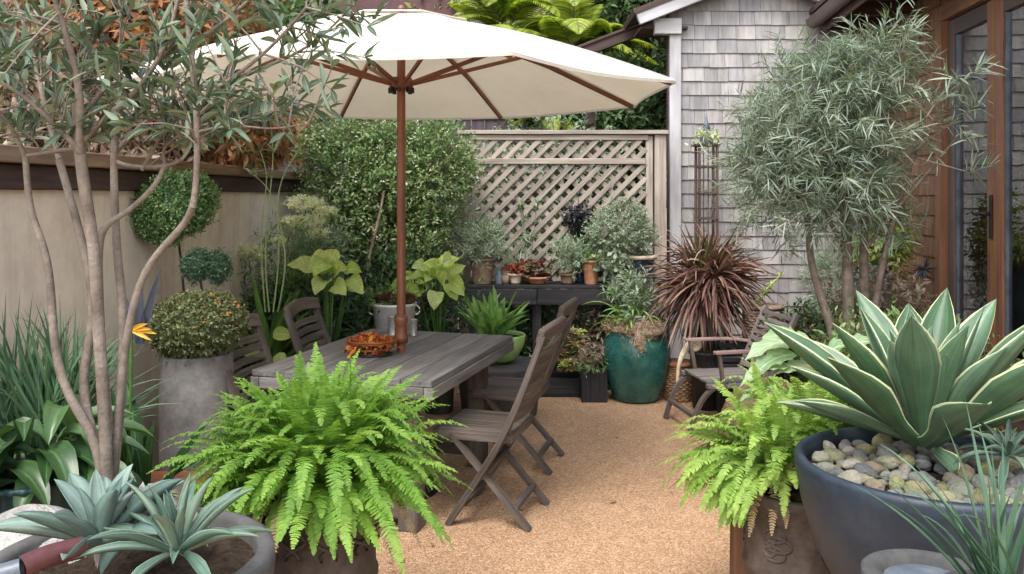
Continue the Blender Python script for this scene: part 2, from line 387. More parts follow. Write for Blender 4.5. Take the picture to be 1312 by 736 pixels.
M['teal'] = plain('teal glaze', [(.012, .06, .05), (.02, .10, .085), (.045, .145, .12)], .28, 9, .6, .2, 50)
M['darkteal'] = plain('dark teal glaze', [(.01, .035, .04), (.015, .055, .06), (.03, .08, .085)], .4, 9, .5, .2, 50)
M['lime'] = plain('lime green glaze', [(.20, .36, .10), (.28, .47, .15), (.36, .55, .2)], .35, 6, .5, .05, 50)
M['darkmetal'] = plain('dark metal', [(.02, .02, .022), (.035, .035, .038), (.06, .055, .05)], .5, 20, .5, .2, 80, .6)
M['rust'] = plain('rusted copper', [(.12, .035, .015), (.25, .08, .03), (.36, .14, .06)], .55, 25, .5, .4, 90, .3)
M['tin'] = plain('galvanised tin', [(.35, .34, .32), (.45, .44, .42), (.55, .54, .5)], .4, 9, .5, .1, 50, .7)
M['gutter'] = plain('brown painted gutter', [(.075, .045, .035), (.10, .06, .048), (.13, .08, .062)], .4, 4, .5, .1, 40)
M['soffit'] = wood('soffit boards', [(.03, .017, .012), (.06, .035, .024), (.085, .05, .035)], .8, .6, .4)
M['wicker'] = plain('wicker', [(.13, .07, .035), (.26, .16, .09), (.38, .26, .16)], .85, 25, .2, .6, 90)
M['palewicker'] = plain('pale wicker', [(.20, .14, .10), (.34, .25, .19), (.46, .36, .28)], .85, 25, .2, .6, 90)
M['pinkwood'] = wood('faded pinkish rail', [(.20, .13, .12), (.32, .22, .21), (.40, .30, .28)], .8, 1, .4)
M['moss'] = plain('dried moss', [(.24, .16, .11), (.40, .30, .22), (.54, .43, .34)], .95, 30, .1, 1, 110, dist=.02)
M['rockbrown'] = plain('brown boulder', [(.10, .055, .035), (.18, .11, .075), (.25, .17, .12)], .9, 7, .2, 1, 50, dist=.02)
M['beige'] = plain('bleached driftwood', [(.45, .36, .22), (.58, .48, .32), (.66, .58, .42)], .85, 14, .2, .6, 60)
M['blackplastic'] = plain('black rubber', [(.012, .012, .014), (.02, .02, .022), (.03, .03, .032)], .5, 6, .4, .1, 40)
M['maroonpipe'] = plain('maroon glazed edging', [(.06, .018, .02), (.09, .028, .03), (.12, .04, .042)], .45, 9, .5, .2, 50)
M['bluerim'] = plain('blue grey glaze', [(.06, .075, .095), (.10, .12, .145), (.15, .17, .19)], .4, 8, .5, .2, 50)
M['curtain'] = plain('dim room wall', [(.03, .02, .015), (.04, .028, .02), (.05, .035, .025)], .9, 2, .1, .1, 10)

LM = {}
LM['fern'] = leafmat('fern frond', [(.085, .19, .03), (.17, .33, .05), (.24, .42, .075), (.28, .42, .09)], .38, .5, streak=.15)
LM['fern2'] = leafmat('pale fern frond', [(.10, .19, .035), (.20, .33, .06), (.30, .43, .10), (.28, .42, .10)], .38, .5, streak=.15)
LM['fernrib'] = leafmat('fern rib', [(.16, .20, .04), (.22, .26, .06)], .1, .6)
LM['agave'] = leafmat('variegated agave', [(.050, .105, .048), (.08, .15, .085), (.135, .21, .14)], .06, .42, edge=(.55, .58, .33), ew=.935, streak=.3, spec=.45)
LM['blueagave'] = leafmat('blue agave', [(.085, .14, .125), (.12, .185, .165), (.17, .235, .205)], .05, .6, streak=.22, spec=.35)
LM['softagave'] = leafmat('green agave', [(.065, .125, .095), (.105, .175, .135), (.165, .24, .18)], .08, .5, edge=(.26, .32, .24), ew=.93, streak=.25)
LM['olive'] = leafmat('sage leaf', [(.045, .078, .046), (.09, .135, .085), (.20, .26, .185)], .2, .5, rib=(.2, .23, .17), streak=.15)
LM['feather'] = leafmat('grey green needle leaf', [(.09, .13, .09), (.17, .225, .17), (.34, .40, .33)], .25, .5, rib=(.30, .36, .28), streak=.15)
LM['hedge'] = leafmat('hedge leaf', [(.055, .105, .03), (.12, .21, .065), (.28, .36, .17)], .3, .45)
LM['creamleaf'] = leafmat('cream leaf', [(.24, .30, .14), (.40, .44, .27), (.58, .60, .44)], .3, .5)
LM['box'] = leafmat('boxwood leaf', [(.07, .13, .05), (.13, .23, .09), (.28, .42, .18)], .25, .4)
LM['darkbox'] = leafmat('dark boxwood leaf', [(.03, .065, .04), (.06, .115, .07), (.11, .18, .11)], .2, .45)
LM['dome'] = leafmat('olive dome leaf', [(.07, .085, .03), (.14, .16, .065), (.20, .25, .13)], .25, .5)
LM['orangetip'] = leafmat('orange tip', [(.35, .14, .03), (.5, .22, .06)], .3, .5)
LM['blade'] = leafmat('strappy blade', [(.04, .085, .045), (.075, .15, .08), (.13, .23, .13)], .25, .4, streak=.2)
LM['broad'] = leafmat('broad dark leaf', [(.02, .055, .02), (.035, .085, .03), (.065, .13, .045)], .2, .33, rib=(.08, .15, .06), streak=.22, spec=.5)
LM['hosta'] = leafmat('yellow green big leaf', [(.28, .40, .07), (.42, .53, .14), (.54, .62, .25)], .35, .45, veins=7, rib=(.5, .58, .28), streak=.1)
LM['sword'] = leafmat('sword leaf', [(.05, .12, .03), (.09, .19, .045), (.15, .27, .07)], .25, .4, streak=.2)
LM['sword2'] = leafmat('dark grass blade', [(.03, .075, .045), (.055, .12, .075), (.10, .18, .12)], .15, .4, streak=.2)
LM['birdsnest'] = leafmat('birds nest leaf', [(.13, .27, .06), (.20, .38, .10), (.30, .48, .16)], .3, .4, rib=(.4, .5, .25), streak=.12)
LM['cordyline'] = leafmat('cordyline blade', [(.06, .03, .03), (.15, .07, .06), (.22, .12, .10), (.34, .24, .19)], .15, .5, streak=.25)
LM['cordygreen'] = leafmat('olive cordyline blade', [(.08, .075, .03), (.14, .13, .06)], .2, .5)
LM['silver'] = leafmat('silver green leaf', [(.13, .18, .12), (.22, .28, .20), (.34, .40, .31)], .25, .6)
LM['palm'] = leafmat('yellow green palm leaflet', [(.10, .17, .02), (.22, .30, .04), (.38, .40, .07)], .45, .45)
LM['rust'] = leafmat('dried rust leaf', [(.10, .09, .04), (.30, .11, .05), (.40, .21, .10), (.20, .12, .07), (.12, .15, .07)], .35, .6)
LM['mauve'] = leafmat('dusty mauve leaf', [(.12, .11, .08), (.24, .15, .13), (.34, .27, .22), (.14, .17, .10)], .3, .6)
LM['bgtree'] = leafmat('distant tree leaf', [(.035, .07, .03), (.07, .13, .05), (.13, .21, .09)], .3, .5)
LM['bgyellow'] = leafmat('distant yellow green leaf', [(.10, .14, .03), (.20, .25, .06), (.32, .36, .12)], .35, .5)
LM['red'] = leafmat('red succulent leaf', [(.20, .01, .01), (.42, .03, .02), (.55, .10, .07)], .2, .4)
LM['darkred'] = leafmat('dark red succulent leaf', [(.06, .012, .015), (.14, .03, .03), (.22, .08, .06)], .15, .4)
LM['purple'] = leafmat('slate purple leaf', [(.035, .04, .06), (.06, .065, .10)], .15, .4)
LM['orange'] = leafmat('orange petal', [(.62, .30, .03), (.75, .48, .06)], .3, .4)
LM['coral'] = leafmat('coral petal', [(.55, .10, .05), (.72, .22, .10)], .3, .5)
LM['white'] = leafmat('white petal', [(.62, .66, .50), (.78, .80, .68)], .3, .5)
LM['croton'] = leafmat('striped yellow red leaf', [(.10, .02, .025), (.24, .10, .03), (.42, .30, .05)], .2, .4, rib=(.5, .35, .06), streak=.5)
LM['bignotch'] = leafmat('soft green lobed leaf', [(.16, .27, .13), (.24, .36, .20), (.32, .44, .27)], .3, .5, veins=6, rib=(.42, .5, .34), streak=.12)
LM['autumn'] = leafmat('autumn leaf', [(.22, .03, .01), (.45, .10, .02), (.85, .48, .06)], .2, .5)
LM['tan'] = leafmat('dry tan leaf', [(.28, .19, .11), (.42, .31, .19)], .2, .7)
LM['grey'] = leafmat('shrivelled grey leaf', [(.22, .19, .18), (.36, .32, .31)], .1, .8)
LM['pinkmix'] = leafmat('pink cream rosette', [(.24, .10, .07), (.36, .28, .18), (.28, .34, .14)], .15, .5)

# umbrella cloth
m, nt, out = newmat('off white canvas')
n = noise(nt, objco(nt), 3.5, 6, .7); c = ramp(nt, n, [(.68, .65, .59), (.77, .74, .69), (.81, .79, .75)], .3, .7)
wv = noise(nt, objco(nt), 400, 2)
p = princ(nt, None, c, .85, .15, bump(nt, mth(nt, 'ADD', mth(nt, 'MULTIPLY', n, 14.0), wv), .35, .003))
t = N(nt, 'ShaderNodeBsdfTranslucent'); t.inputs[0].default_value = (.85, .80, .70, 1)
ms = N(nt, 'ShaderNodeMixShader'); ms.inputs[0].default_value = .42
nt.links.new(p.outputs[0], ms.inputs[1]); nt.links.new(t.outputs[0], ms.inputs[2]); nt.links.new(ms.outputs[0], out.inputs[0]); M['canvas'] = m
# glass
m, nt, out = newmat('door glass')
g = N(nt, 'ShaderNodeBsdfGlossy'); g.inputs['Roughness'].default_value = .015; g.inputs[0].default_value = (.85, .88, .9, 1)
nt.links.new(bump(nt, noise(nt, objco(nt), 2.5, 2), .05, .02), g.inputs['Normal'])
tr = N(nt, 'ShaderNodeBsdfTransparent'); tr.inputs[0].default_value = (.75, .8, .8, 1)
ms = N(nt, 'ShaderNodeMixShader')
lw = N(nt, 'ShaderNodeFresnel'); lw.inputs[0].default_value = 1.5
nt.links.new(mth(nt, 'MULTIPLY_ADD', lw.outputs[0], 1.0, .13), ms.inputs[0])
nt.links.new(tr.outputs[0], ms.inputs[1]); nt.links.new(g.outputs[0], ms.inputs[2]); nt.links.new(ms.outputs[0], out.inputs[0]); M['glass'] = m
# gravel
m, nt, out = newmat('tan fine gravel')
co = objco(nt)
v = N(nt, 'ShaderNodeTexVoronoi'); v.inputs['Scale'].default_value = 150; nt.links.new(co, v.inputs['Vector'])
v2 = N(nt, 'ShaderNodeTexVoronoi'); v2.inputs['Scale'].default_value = 85; nt.links.new(co, v2.inputs['Vector'])
sx = N(nt, 'ShaderNodeSeparateXYZ'); nt.links.new(v.outputs['Color'], sx.inputs[0])
c = ramp(nt, sx.outputs[0], [(.29, .165, .085), (.44, .265, .155), (.52, .335, .205), (.66, .48, .33)], 0, 1)
big = noise(nt, co, 1.3, 5); med = noise(nt, co, 9, 5)
c = mix(nt, c, ramp(nt, big, [(.90, .87, .84), (1.04, 1.03, 1.02)], .35, .65), .7, 'MULTIPLY')
c = mix(nt, c, ramp(nt, med, [(.90, .89, .87), (1.06, 1.06, 1.06)], .35, .65), .6, 'MULTIPLY')
h = mth(nt, 'ADD', mth(nt, 'MULTIPLY', v.outputs['Distance'], -1.0), mth(nt, 'MULTIPLY', v2.outputs['Distance'], -.8))
princ(nt, out, c, .9, .2, bump(nt, mth(nt, 'ADD', h, mth(nt, 'MULTIPLY', med, .8)), .9, .008)); M['gravel'] = m
# river stone with per stone colour
m, nt, out = newmat('river stone')
c = ramp(nt, N(nt, 'ShaderNodeObjectInfo').outputs['Random'], [(.14, .145, .15), (.28, .28, .255), (.36, .335, .27), (.33, .33, .15), (.27, .21, .16), (.46, .42, .35), (.21, .215, .225), (.34, .36, .26), (.19, .19, .185)], 0, 1)
n1 = noise(nt, objco(nt), 3.0, 6, .7)
c = mix(nt, c, ramp(nt, n1, [(.7, .71, .7), (1.2, 1.18, 1.12)], .3, .7), .7, 'MULTIPLY')
princ(nt, out, c, .8, .3, bump(nt, n1, .7, .08)); M['stone'] = m

# ------------------------------------------------------------------ setting
def struct(o): o['kind'] = 'structure'; return o
struct(MB().add([[-60, -20, 0], [60, -20, 0], [60, 140, 0], [-60, 140, 0]], [[0, 1, 2, 3]]).build('ground', M['gravel']))
b = MB()
xs = np.linspace(0, 1, 60)
L1 = np.array([[-1.5-.22*math.sin(x*9)-.1*math.sin(x*23), 1.2+x*6.6, 0] for x in xs])
Vv = np.concatenate([np.c_[np.full(60, -3.2), L1[:, 1], np.full(60, .03)], np.c_[L1[:, 0]-.12, L1[:, 1], np.full(60, .03)], np.c_[L1[:, 0], L1[:, 1], np.full(60, -.01)]])
b.add(Vv, [[i+60*k, i+60*(k+1), i+1+60*(k+1), i+1+60*k] for k in range(2) for i in range(59)], smooth=True)
struct(b.build('garden_bed', M['soil']))

# ------------------------------------------------------------------ left garden wall
wl = thing('garden_wall', 'tan rendered garden wall with a dark timber cap along the left side', 'wall', (-1.85, 5, 0))
ax = lambda d: -1.76-(8.3-d)*.04
def wbar(bb, x0, x1, z0, z1, d0=0.6, d1=8.3):
    V = [[ax(d)+x, d, z] for d in (d0, d1) for x in (x0, x1) for z in (z0, z1)]
    g = np.array([[v[1], v[0]*1+3, v[2]] for v in V])
    return bb.add(V, [[0, 1, 3, 2], [4, 6, 7, 5], [0, 4, 5, 1], [2, 3, 7, 6], [0, 2, 6, 4], [1, 5, 7, 3]], g)
wbar(MB(), -.20, 0, 0, 1.62).build('panel', M['stucco'], wl)
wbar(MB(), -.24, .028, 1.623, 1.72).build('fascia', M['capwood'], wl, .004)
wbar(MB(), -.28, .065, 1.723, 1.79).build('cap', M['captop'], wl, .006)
# neighbour fence behind the wall
nf = thing('board_fence', 'tall dark purplish board fence beyond the tan wall', 'fence', (-2, 9, 0))
b = MB(); x = -9.0
while x < 3.6:
    wd = random.uniform(.13, .15); b.box((wd, .025, 2.4), (x+wd/2, 9.0+random.uniform(-.006, .006), 1.2)); x += wd+.006
b.build('boards', M['fence'], nf)
b = MB()
for z in (.5, 1.5, 2.43): b.box((12.6, .06, .08), (-2.7, 9.06 if z < 2 else 9.0, z))
b.build('rail', M['fence'], nf, .004)
for x in np.arange(-8, 4, 2.02): MB().box((.1, .1, 2.5), (x, 9.1, 1.25)).build('post', M['fence'], nf, .004)
# maroon building
bl = thing('maroon_building', 'plain maroon rendered building behind the lattice', 'building', (-.5, 13, 0))
MB().box((5.2, 4, 5.6), (-.6, 15, 2.8)).build('wall', M['maroon'], bl, .02)
MB().box((5.5, 4.3, .18), (-.6, 15, 5.7)).build('roof', M['roofwood'], bl, .02)
f = MB().box((.9, .06, 1.2), (-1.6, 12.98, 3.6)).build('window', M['sash'], bl, .01)
MB().box((.74, .02, 1.04), (-1.6, 12.94, 3.6)).build('pane', M['glass'], f)

# ------------------------------------------------------------------ lattice screen
ld = 7.5
lx0, lx1 = (588-CX)/F*ld, (853-CX)/F*ld; zt = H+(HY-170)/F*ld
ls = thing('lattice_screen', 'weathered timber lattice screen behind the plant bench', 'screen', ((lx0+lx1)/2, ld, 0))
b = MB(); b.box((.10, .10, zt-.02), (lx1-.05, ld+.02, zt/2-.01)); b.build('post', M['lattice'], ls, .004)
b = MB(); b.box((.06, .07, zt-.03), (lx1-.145, ld+.02, zt/2-.015)); b.build('post', M['lattice'], ls, .004)
b = MB(); b.box((.10, .10, zt-.02), (lx0+.05, ld+.02, zt/2-.01)); b.build('post', M['lattice'], ls, .004)
b = MB(); b.box((lx1-lx0+.03, .13, .035), ((lx0+lx1)/2, ld+.01, zt)); b.box((lx1-lx0-.21, .06, .045), ((lx0+lx1)/2-.05, ld, zt-.045)); b.build('top_rail', M['lattice'], ls, .004)
zm = H+(HY-207)/F*ld
MB().box((lx1-lx0-.28, .075, .05), ((lx0+lx1)/2-.04, ld, zm)).build('middle_rail', M['lattice'], ls, .004)
MB().box((lx1-lx0-.28, .075, .06), ((lx0+lx1)/2-.04, ld, .5)).build('bottom_rail', M['lattice'], ls, .004)
A0, A1, Z0, Z1 = lx0+.10, lx1-.175, .52, zt-.06
b = MB()
for sg, yy in ((1, -.012), (-1, .008)):
    k = -3.2
    while k < 3.4:
        k += .126
        pts = []
        for (X, Z) in ((A0, None), (A1, None), (None, Z0), (None, Z1)):
            if X is not None:
                z = Z0+sg*(X-A0)+k
                if Z0 <= z <= Z1: pts.append((X, z))
            else:
                X = A0+sg*(Z-Z0-k)
                if A0 < X < A1: pts.append((X, Z))
        if len(pts) >= 2:
            pts = sorted(pts); p, q = pts[0], pts[-1]
            if math.dist(p, q) > .03:
                j = random.uniform(-.003, .003)
                b.sweep([(p[0], ld+yy, p[1]+j), (q[0], ld+yy, q[1]-j)], .014, .040, up=nz(np.array([-(q[1]-p[1]), 0, q[0]-p[0]])))
b.build('lattice_slats', M['lattice'], ls)

# ------------------------------------------------------------------ shingle walls
def shingles(bb, origin, u, width, z0, z1, row, wr, nrm, skip=None, th=.016):
    u = np.array(u, float); nrm = np.array(nrm, float); z = z0; r = 0
    while z < z1:
        x = -random.uniform(0, wr[1])
        while x < width:
            w = random.uniform(*wr); xa, xb = max(x, 0)+.0015, min(x+w, width)-.0015
            if xb > xa+.01:
                zz0, zz1 = z+random.uniform(-.003, .003), min(z+row*1.25, z1+row)
                if not (skip and skip((xa+xb)/2, zz0)):
                    o = np.array(origin, float); t = th+random.uniform(0, .004)
                    V = []
                    for (zz, a, c_) in ((zz0, 0, t), (zz1, 0, .003)):
                        for xx in (xa, xb):
                            for dn in (a, c_): V.append(o+u*xx+nrm*dn+np.array([0, 0, zz]))
                    V = np.array(V); off = RG.uniform(0, 60, 3)
                    g = np.array([[v[2], (v-o)@u, (v-o)@nrm] for v in V])+off
                    bb.add(V, [[0, 2, 3, 1], [4, 5, 7, 6], [0, 1, 5, 4], [2, 6, 7, 3], [1, 3, 7, 5]], g)
            x += w
        z += row; r += 1
gd = 7.7
gx0 = (857-CX)/F*gd; 
gh = thing('grey_shingled_house', 'house gable clad in silvery grey wooden shingles with a pale corner board', 'house', (2.4, gd, 0))
b = MB(); b.box((2.6, .2, 4.2), (gx0+1.3+.02, gd+.12, 2.1)); b.sweep([(gx0+.16, gd+.24, 1.55), (gx0+.75, gd+2.4, 1.55)], .2, 3.1); b.build('wall', M['maroon'], gh)
b = MB(); gable = lambda x, z: z > 3.15+.40*min(x+.1, 1.62-x)+.05
shingles(b, (gx0, gd+.012, 0), (1, 0, 0), 2.2, .1, 3.9, .126, (.09, .2), (0, -1, 0), gable)
b.build('shingle_cladding', M['grey_shingle'], gh)
b = MB(); b.box((.10, .05, 3.06), (gx0+.05, gd-.03, 1.53)); b.build('corner_board', M['whitewood'], gh, .004)
b = MB(); b.box((.24, .09, .14), (gx0-.02, gd-.04, 3.10)); b.build('corner_bracket', M['whitewood'], gh, .006)
b = MB(); pk = (gx0+.76, 3.56)
b.sweep([(gx0-.30, gd-.16, 3.14), (pk[0], gd-.16, pk[1])], .06, .10); b.sweep([(pk[0], gd-.163, pk[1]), (gx0+1.62+.1, gd-.163, 3.17)], .06, .10)
b.build('rake_board', M['whitewood'], gh, .005)
b = MB()
b.sweep([(gx0-.34, gd+.15, 3.20), (pk[0]+.01, gd+.15, pk[1]+.075)], .7, .05); b.sweep([(pk[0], gd+.15, pk[1]+.07), (gx0+1.75, gd+.15, 3.23)], .7, .05)
b.build('roof', M['roofwood'], gh, .005)
b = MB(); b.box((.42, .45, .02), (gx0-.05, gd+.16, 3.09)); b.build('soffit', M['roofwood'], gh)
# porch rafter roof left of the gable (dark sloping beam)
pr = thing('lean_to_roof', 'dark sloping timber lean-to roof edge left of the grey gable', 'roof', (1, 8.4, 0))
a, c = W(735, 72, 8.3), W(850, 28, 8.3)
MB().sweep([a, c], .10, .10).build('rafter', M['roofwood'], pr, .006)
MB().sweep([a+[0, .16, .062], c+[0, .16, .062]], .45, .025).build('roof_panel', M['roofwood'], pr, .004)
MB().box((.1, .1, a[2]-.06), (a[0]+.16, 8.3, a[2]/2-.03)).build('post', M['roofwood'], pr, .006)

# right house, parallel to the space axis
UX = .1127
def RX(d): return 3.32-(gd-d)*UX
ru = nz(np.array([-UX, -1, 0.])); rn = nz(np.array([-1, UX, 0.]))     # towards the camera / out of the wall
def RP(d, out=0, z=0): return np.array([RX(d), d, z])+rn*out
bh = thing('brown_shingled_house', 'house side clad in warm brown cedar shingles with deep dark eaves on the right', 'house', RP(6))
def rbox(bb, d0, d1, o0, o1, z0, z1):
    V = [RP(d, o, z) for d in (d0, d1) for o in (o0, o1) for z in (z0, z1)]
    ex = np.array([abs(d1-d0), abs(o1-o0), abs(z1-z0)]); od = np.argsort(-ex, kind='stable')
    loc = np.array([[d, o, z] for d in (d0, d1) for o in (o0, o1) for z in (z0, z1)])
    return bb.add(V, [[0, 1, 3, 2], [4, 6, 7, 5], [0, 4, 5, 1], [2, 3, 7, 6], [0, 2, 6, 4], [1, 5, 7, 3]], loc[:, od]+RG.uniform(0, 50, 3))
DL = (6.30, 3.6)   # door opening
b = MB(); rbox(b, 7.68, DL[0], -.2, 0, 0, 3.3); rbox(b, DL[0], DL[1], -.2, 0, 2.95, 3.3); rbox(b, DL[0], DL[1], -.2, 0, 0, .12); rbox(b, DL[1], 1.5, -.2, 0, 0, 3.3)
b.build('wall', M['maroon'], bh)
b = MB()
shingles(b, RP(7.68), ru, 7.68-DL[0]-.01, .05, 3.0, .155, (.10, .22), rn)
shingles(b, RP(DL[1]), ru, 2.0, .05, 3.0, .155, (.10, .22), rn)
shingles(b, RP(DL[0]), ru, (DL[0]-DL[1])*1.006, 2.98, 3.1, .155, (.10, .22), rn)
b.build('shingle_cladding', M['brown_shingle'], bh)
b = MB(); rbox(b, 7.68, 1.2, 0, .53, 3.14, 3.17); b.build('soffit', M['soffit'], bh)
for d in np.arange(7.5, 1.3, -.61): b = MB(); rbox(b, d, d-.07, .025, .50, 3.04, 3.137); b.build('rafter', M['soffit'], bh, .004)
b = MB(); rbox(b, 7.7, 1.2, .532, .56, 3.04, 3.2); b.build('fascia', M['gutter'], bh, .004)
b = MB(); a = [math.pi*k/10 for k in range(11)]
pts = [(.63+.068*math.cos(math.pi+x), 3.15+.075*math.sin(math.pi+x)) for x in a]; pin = [(.63+.060*math.cos(math.pi+x), 3.15+.067*math.sin(math.pi+x)) for x in reversed(a)]
ring = pts+pin; V = [RP(d, o, z) for d in (7.55, 1.2) for o, z in ring]; n = len(ring)
b.add(V, [[i, (i+1) % n, n+(i+1) % n, n+i] for i in range(n)], smooth=False)
V2 = [RP(7.55, o, z) for o, z in pts]+[RP(7.545, o, z) for o, z in pts]
b.add([RP(7.55, o, z) for o, z in pts], [[0, 1, 9, 10], [1, 2, 8, 9], [2, 3, 7, 8], [3, 4, 6, 7]])
b.build('gutter', M['gutter'], bh)
b = MB(); V = [RP(d, o, z) for d in (7.72, 1.2) for o, z in ((.65, 3.215), (-1.6, 4.2), (-1.6, 4.26), (.65, 3.26))]
b.add(V, [[0, 4, 5, 1], [1, 5, 6, 2], [2, 6, 7, 3], [3, 7, 4, 0], [0, 1, 2, 3], [7, 6, 5, 4]]); b.build('roof', M['roofwood'], bh)
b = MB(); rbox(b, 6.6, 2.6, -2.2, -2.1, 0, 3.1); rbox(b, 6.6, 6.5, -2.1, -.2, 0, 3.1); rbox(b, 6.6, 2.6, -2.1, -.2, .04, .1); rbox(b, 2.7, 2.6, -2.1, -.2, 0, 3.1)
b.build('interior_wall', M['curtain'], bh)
# trim and doors
b = MB(); rbox(b, DL[0]+.02, DL[0]-.09, -.02, .05, .02, 2.97); b.build('door_trim', M['frame'], bh, .004)
b = MB(); rbox(b, DL[0]-.092, DL[1], -.02, .048, 2.86, 2.97); b.build('door_trim', M['frame'], bh, .004)
def door(d0, d1, label, hs):
    t = thing('glass_door', label, 'door', RP((d0+d1)/2, 0, .12))
    s_ = .105
    b = MB(); rbox(b, d0, d0-s_, -.05, .0, .13, 2.85); b.build('stile', M['sash'] if hs else M['frame'], t, .004)
    b = MB(); rbox(b, d1+s_, d1, -.05, .0, .13, 2.85); b.build('stile', M['frame'], t, .004)
    b = MB(); rbox(b, d0-s_-.002, d1+s_+.002, -.048, -.002, 2.74, 2.85); b.build('rail', M['sash'], t, .004)
    b = MB(); rbox(b, d0-s_-.002, d1+s_+.002, -.048, -.002, .13, .40); b.build('rail', M['sash'], t, .004)
    b = MB(); rbox(b, d0-s_-.003, d0-s_-.022, -.044, -.012, .403, 2.737); b.build('bead', M['bluerim'], t)
    b = MB(); V = [RP(d, -.03, z) for d in (d0-s_-.002, d1+s_+.002) for z in (.40, 2.74)]
    b.add(V, [[0, 2, 3, 1]]); b.build('pane', M['glass'], t)
    if hs:
        hz = 1.48; dd = d1+s_*.35
        b = MB(); rbox(b, dd+.02, dd-.02, .002, .012, hz-.16, hz+.12); hb = b.build('handle', M['darkmetal'], t, .002)
        b = MB(); b.tube([RP(dd, .012, hz), RP(dd, .055, hz), RP(dd+.02, .06, hz), RP(dd+.11, .055, hz-.005)], .011, 8, 1); b.build('lever', M['darkmetal'], hb)
    return t
door(6.205, 5.46, 'tall glass door leaf with a dark lever handle beside the brown shingles', True)
door(5.452, 4.70, 'tall glass door leaf second from the brown shingles, cut by the right edge of the photo', False)
door(4.692, 3.94, 'tall glass door leaf farthest from the brown shingles, outside the frame', False)

# ------------------------------------------------------------------ umbrella
UP = np.array([-.60, 4.65, 0]); UR = 1.485; RIM = 2.15
um = thing('patio_umbrella', 'large off-white canvas umbrella on a wooden pole through the dining table', 'umbrella', UP)
MB().tube([UP+[0, 0, .05], UP+[0, 0, 1.4], UP+[0, 0, 2.58]], [.024, .024, .022], 16).build('pole', M['brownwood'], um)
MB().lathe([(.026, .80), (.036, .80), (.038, .83), (.033, .85), (.033, .90), (.038, .92), (.036, .95), (.026, .95)], UP, 20).build('pole_collar', M['brownwood'], um)
MB().lathe([(.001, 0), (.2, 0), (.2, .05), (.06, .07), (.035, .16), (.001, .16)], UP, 30).build('base', M['darkmetal'], um)
MB().lathe([(.025, 2.17), (.055, 2.17), (.06, 2.185), (.06, 2.215), (.05, 2.235), (.025, 2.235)], UP, 16, ribs=8, rd=.08).build('hub', M['brownwood'], um)
for k in range(8):
    a = R(45*k); MB().box((.02, .012, .03), UP+np.array([math.cos(a)*.06, math.sin(a)*.06, 2.165]), rotz(a)).build('hub_bracket', M['darkmetal'], um)
AZ = [R(24+45*k) for k in range(8)]
def can(a, f, drop=.015):     # point of canopy at azimuth a, radial fraction f
    k = ((a-AZ[0]) % (2*math.pi))/(math.pi/4); fr = k-math.floor(k)
    apo = math.cos(math.pi/8)/math.cos((fr-.5)*math.pi/4)
    r = UR*f*apo; sag = .022*math.sin(math.pi*fr)*f*(.4+.6*f)
    scal = .035*math.sin(math.pi*fr)*max(0, f-.75)/.25
    r *= 1-scal
    z = RIM+(2.585-RIM)*(1-f)**1.0+.05*math.sin(math.pi*f)-sag*.6+(1-apo)*.0
    return np.array([UP[0]+r*math.cos(a), UP[1]+r*math.sin(a), z])
def canopy(f0, f1, nr, dz, na=96):
    V = [can(2*math.pi*i/na+AZ[0], f0+(f1-f0)*j/nr)+[0, 0, dz] for j in range(nr+1) for i in range(na)]
    V = np.array(V); low = V-[0, 0, .004]; n = len(V)
    f = [[j*na+i, j*na+(i+1) % na, (j+1)*na+(i+1) % na, (j+1)*na+i] for j in range(nr) for i in range(na)]
    f2 = [[n+q[3], n+q[2], n+q[1], n+q[0]] for q in f]
    ed = [[j*na+i, j*na+(i+1) % na, n+j*na+(i+1) % na, n+j*na+i] for j in (0, nr) for i in range(na)]
    m_ = MB(); m_.add(np.concatenate([V, low]), f+f2, smooth=True); m_.add(np.concatenate([V, low]), ed); return m_
cp = canopy(.15, 1.0, 12, 0).build('canopy', M['canvas'], um)
canopy(.012, .26, 5, .018).build('vent', M['canvas'], cp)
for a in AZ:      # stitched seams over the ribs
    V = []
    for f in np.linspace(.24, .995, 12):
        p_ = can(a, f); sd_ = A([-math.sin(a), math.cos(a), 0])
        V += [p_-sd_*.011+[0, 0, .0015], p_+[0, 0, .0035], p_+sd_*.011+[0, 0, .0015]]
    mm = MB(); mm.add(V, [[3*k+q, 3*k+q+1, 3*k+q+4, 3*k+q+3] for k in range(11) for q in (0, 1)], smooth=True); mm.build('seam', M['canvas'], cp)
m_ = MB(); V = [can(2*math.pi*i/96+AZ[0], 1.0)+[0, 0, -dz] for dz in (.002, .015) for i in range(96)]
V = np.array(V); m_.add(V, [[i, (i+1) % 96, 96+(i+1) % 96, 96+i] for i in range(96)], smooth=True); m_.build('hem', M['canvas'], cp)
MB().lathe([(.001, 2.63), (.012, 2.625), (.02, 2.612), (.02, 2.60), (.001, 2.60)], UP, 16).build('finial', M['brownwood'], um)
for a in AZ:
    pts = [can(a, f)-np.array([0, 0, .022]) for f in (.02, .3, .6, .985)]
    MB().sweep(pts, .018, .026).build('rib', M['brownwood'], um, .003)
    q = can(a, .48)-np.array([0, 0, .036]); c0 = UP+np.array([math.cos(a)*.05, math.sin(a)*.05, 2.20])
    MB().sweep([c0, q], .015, .022).build('strut', M['brownwood'], um, .003)

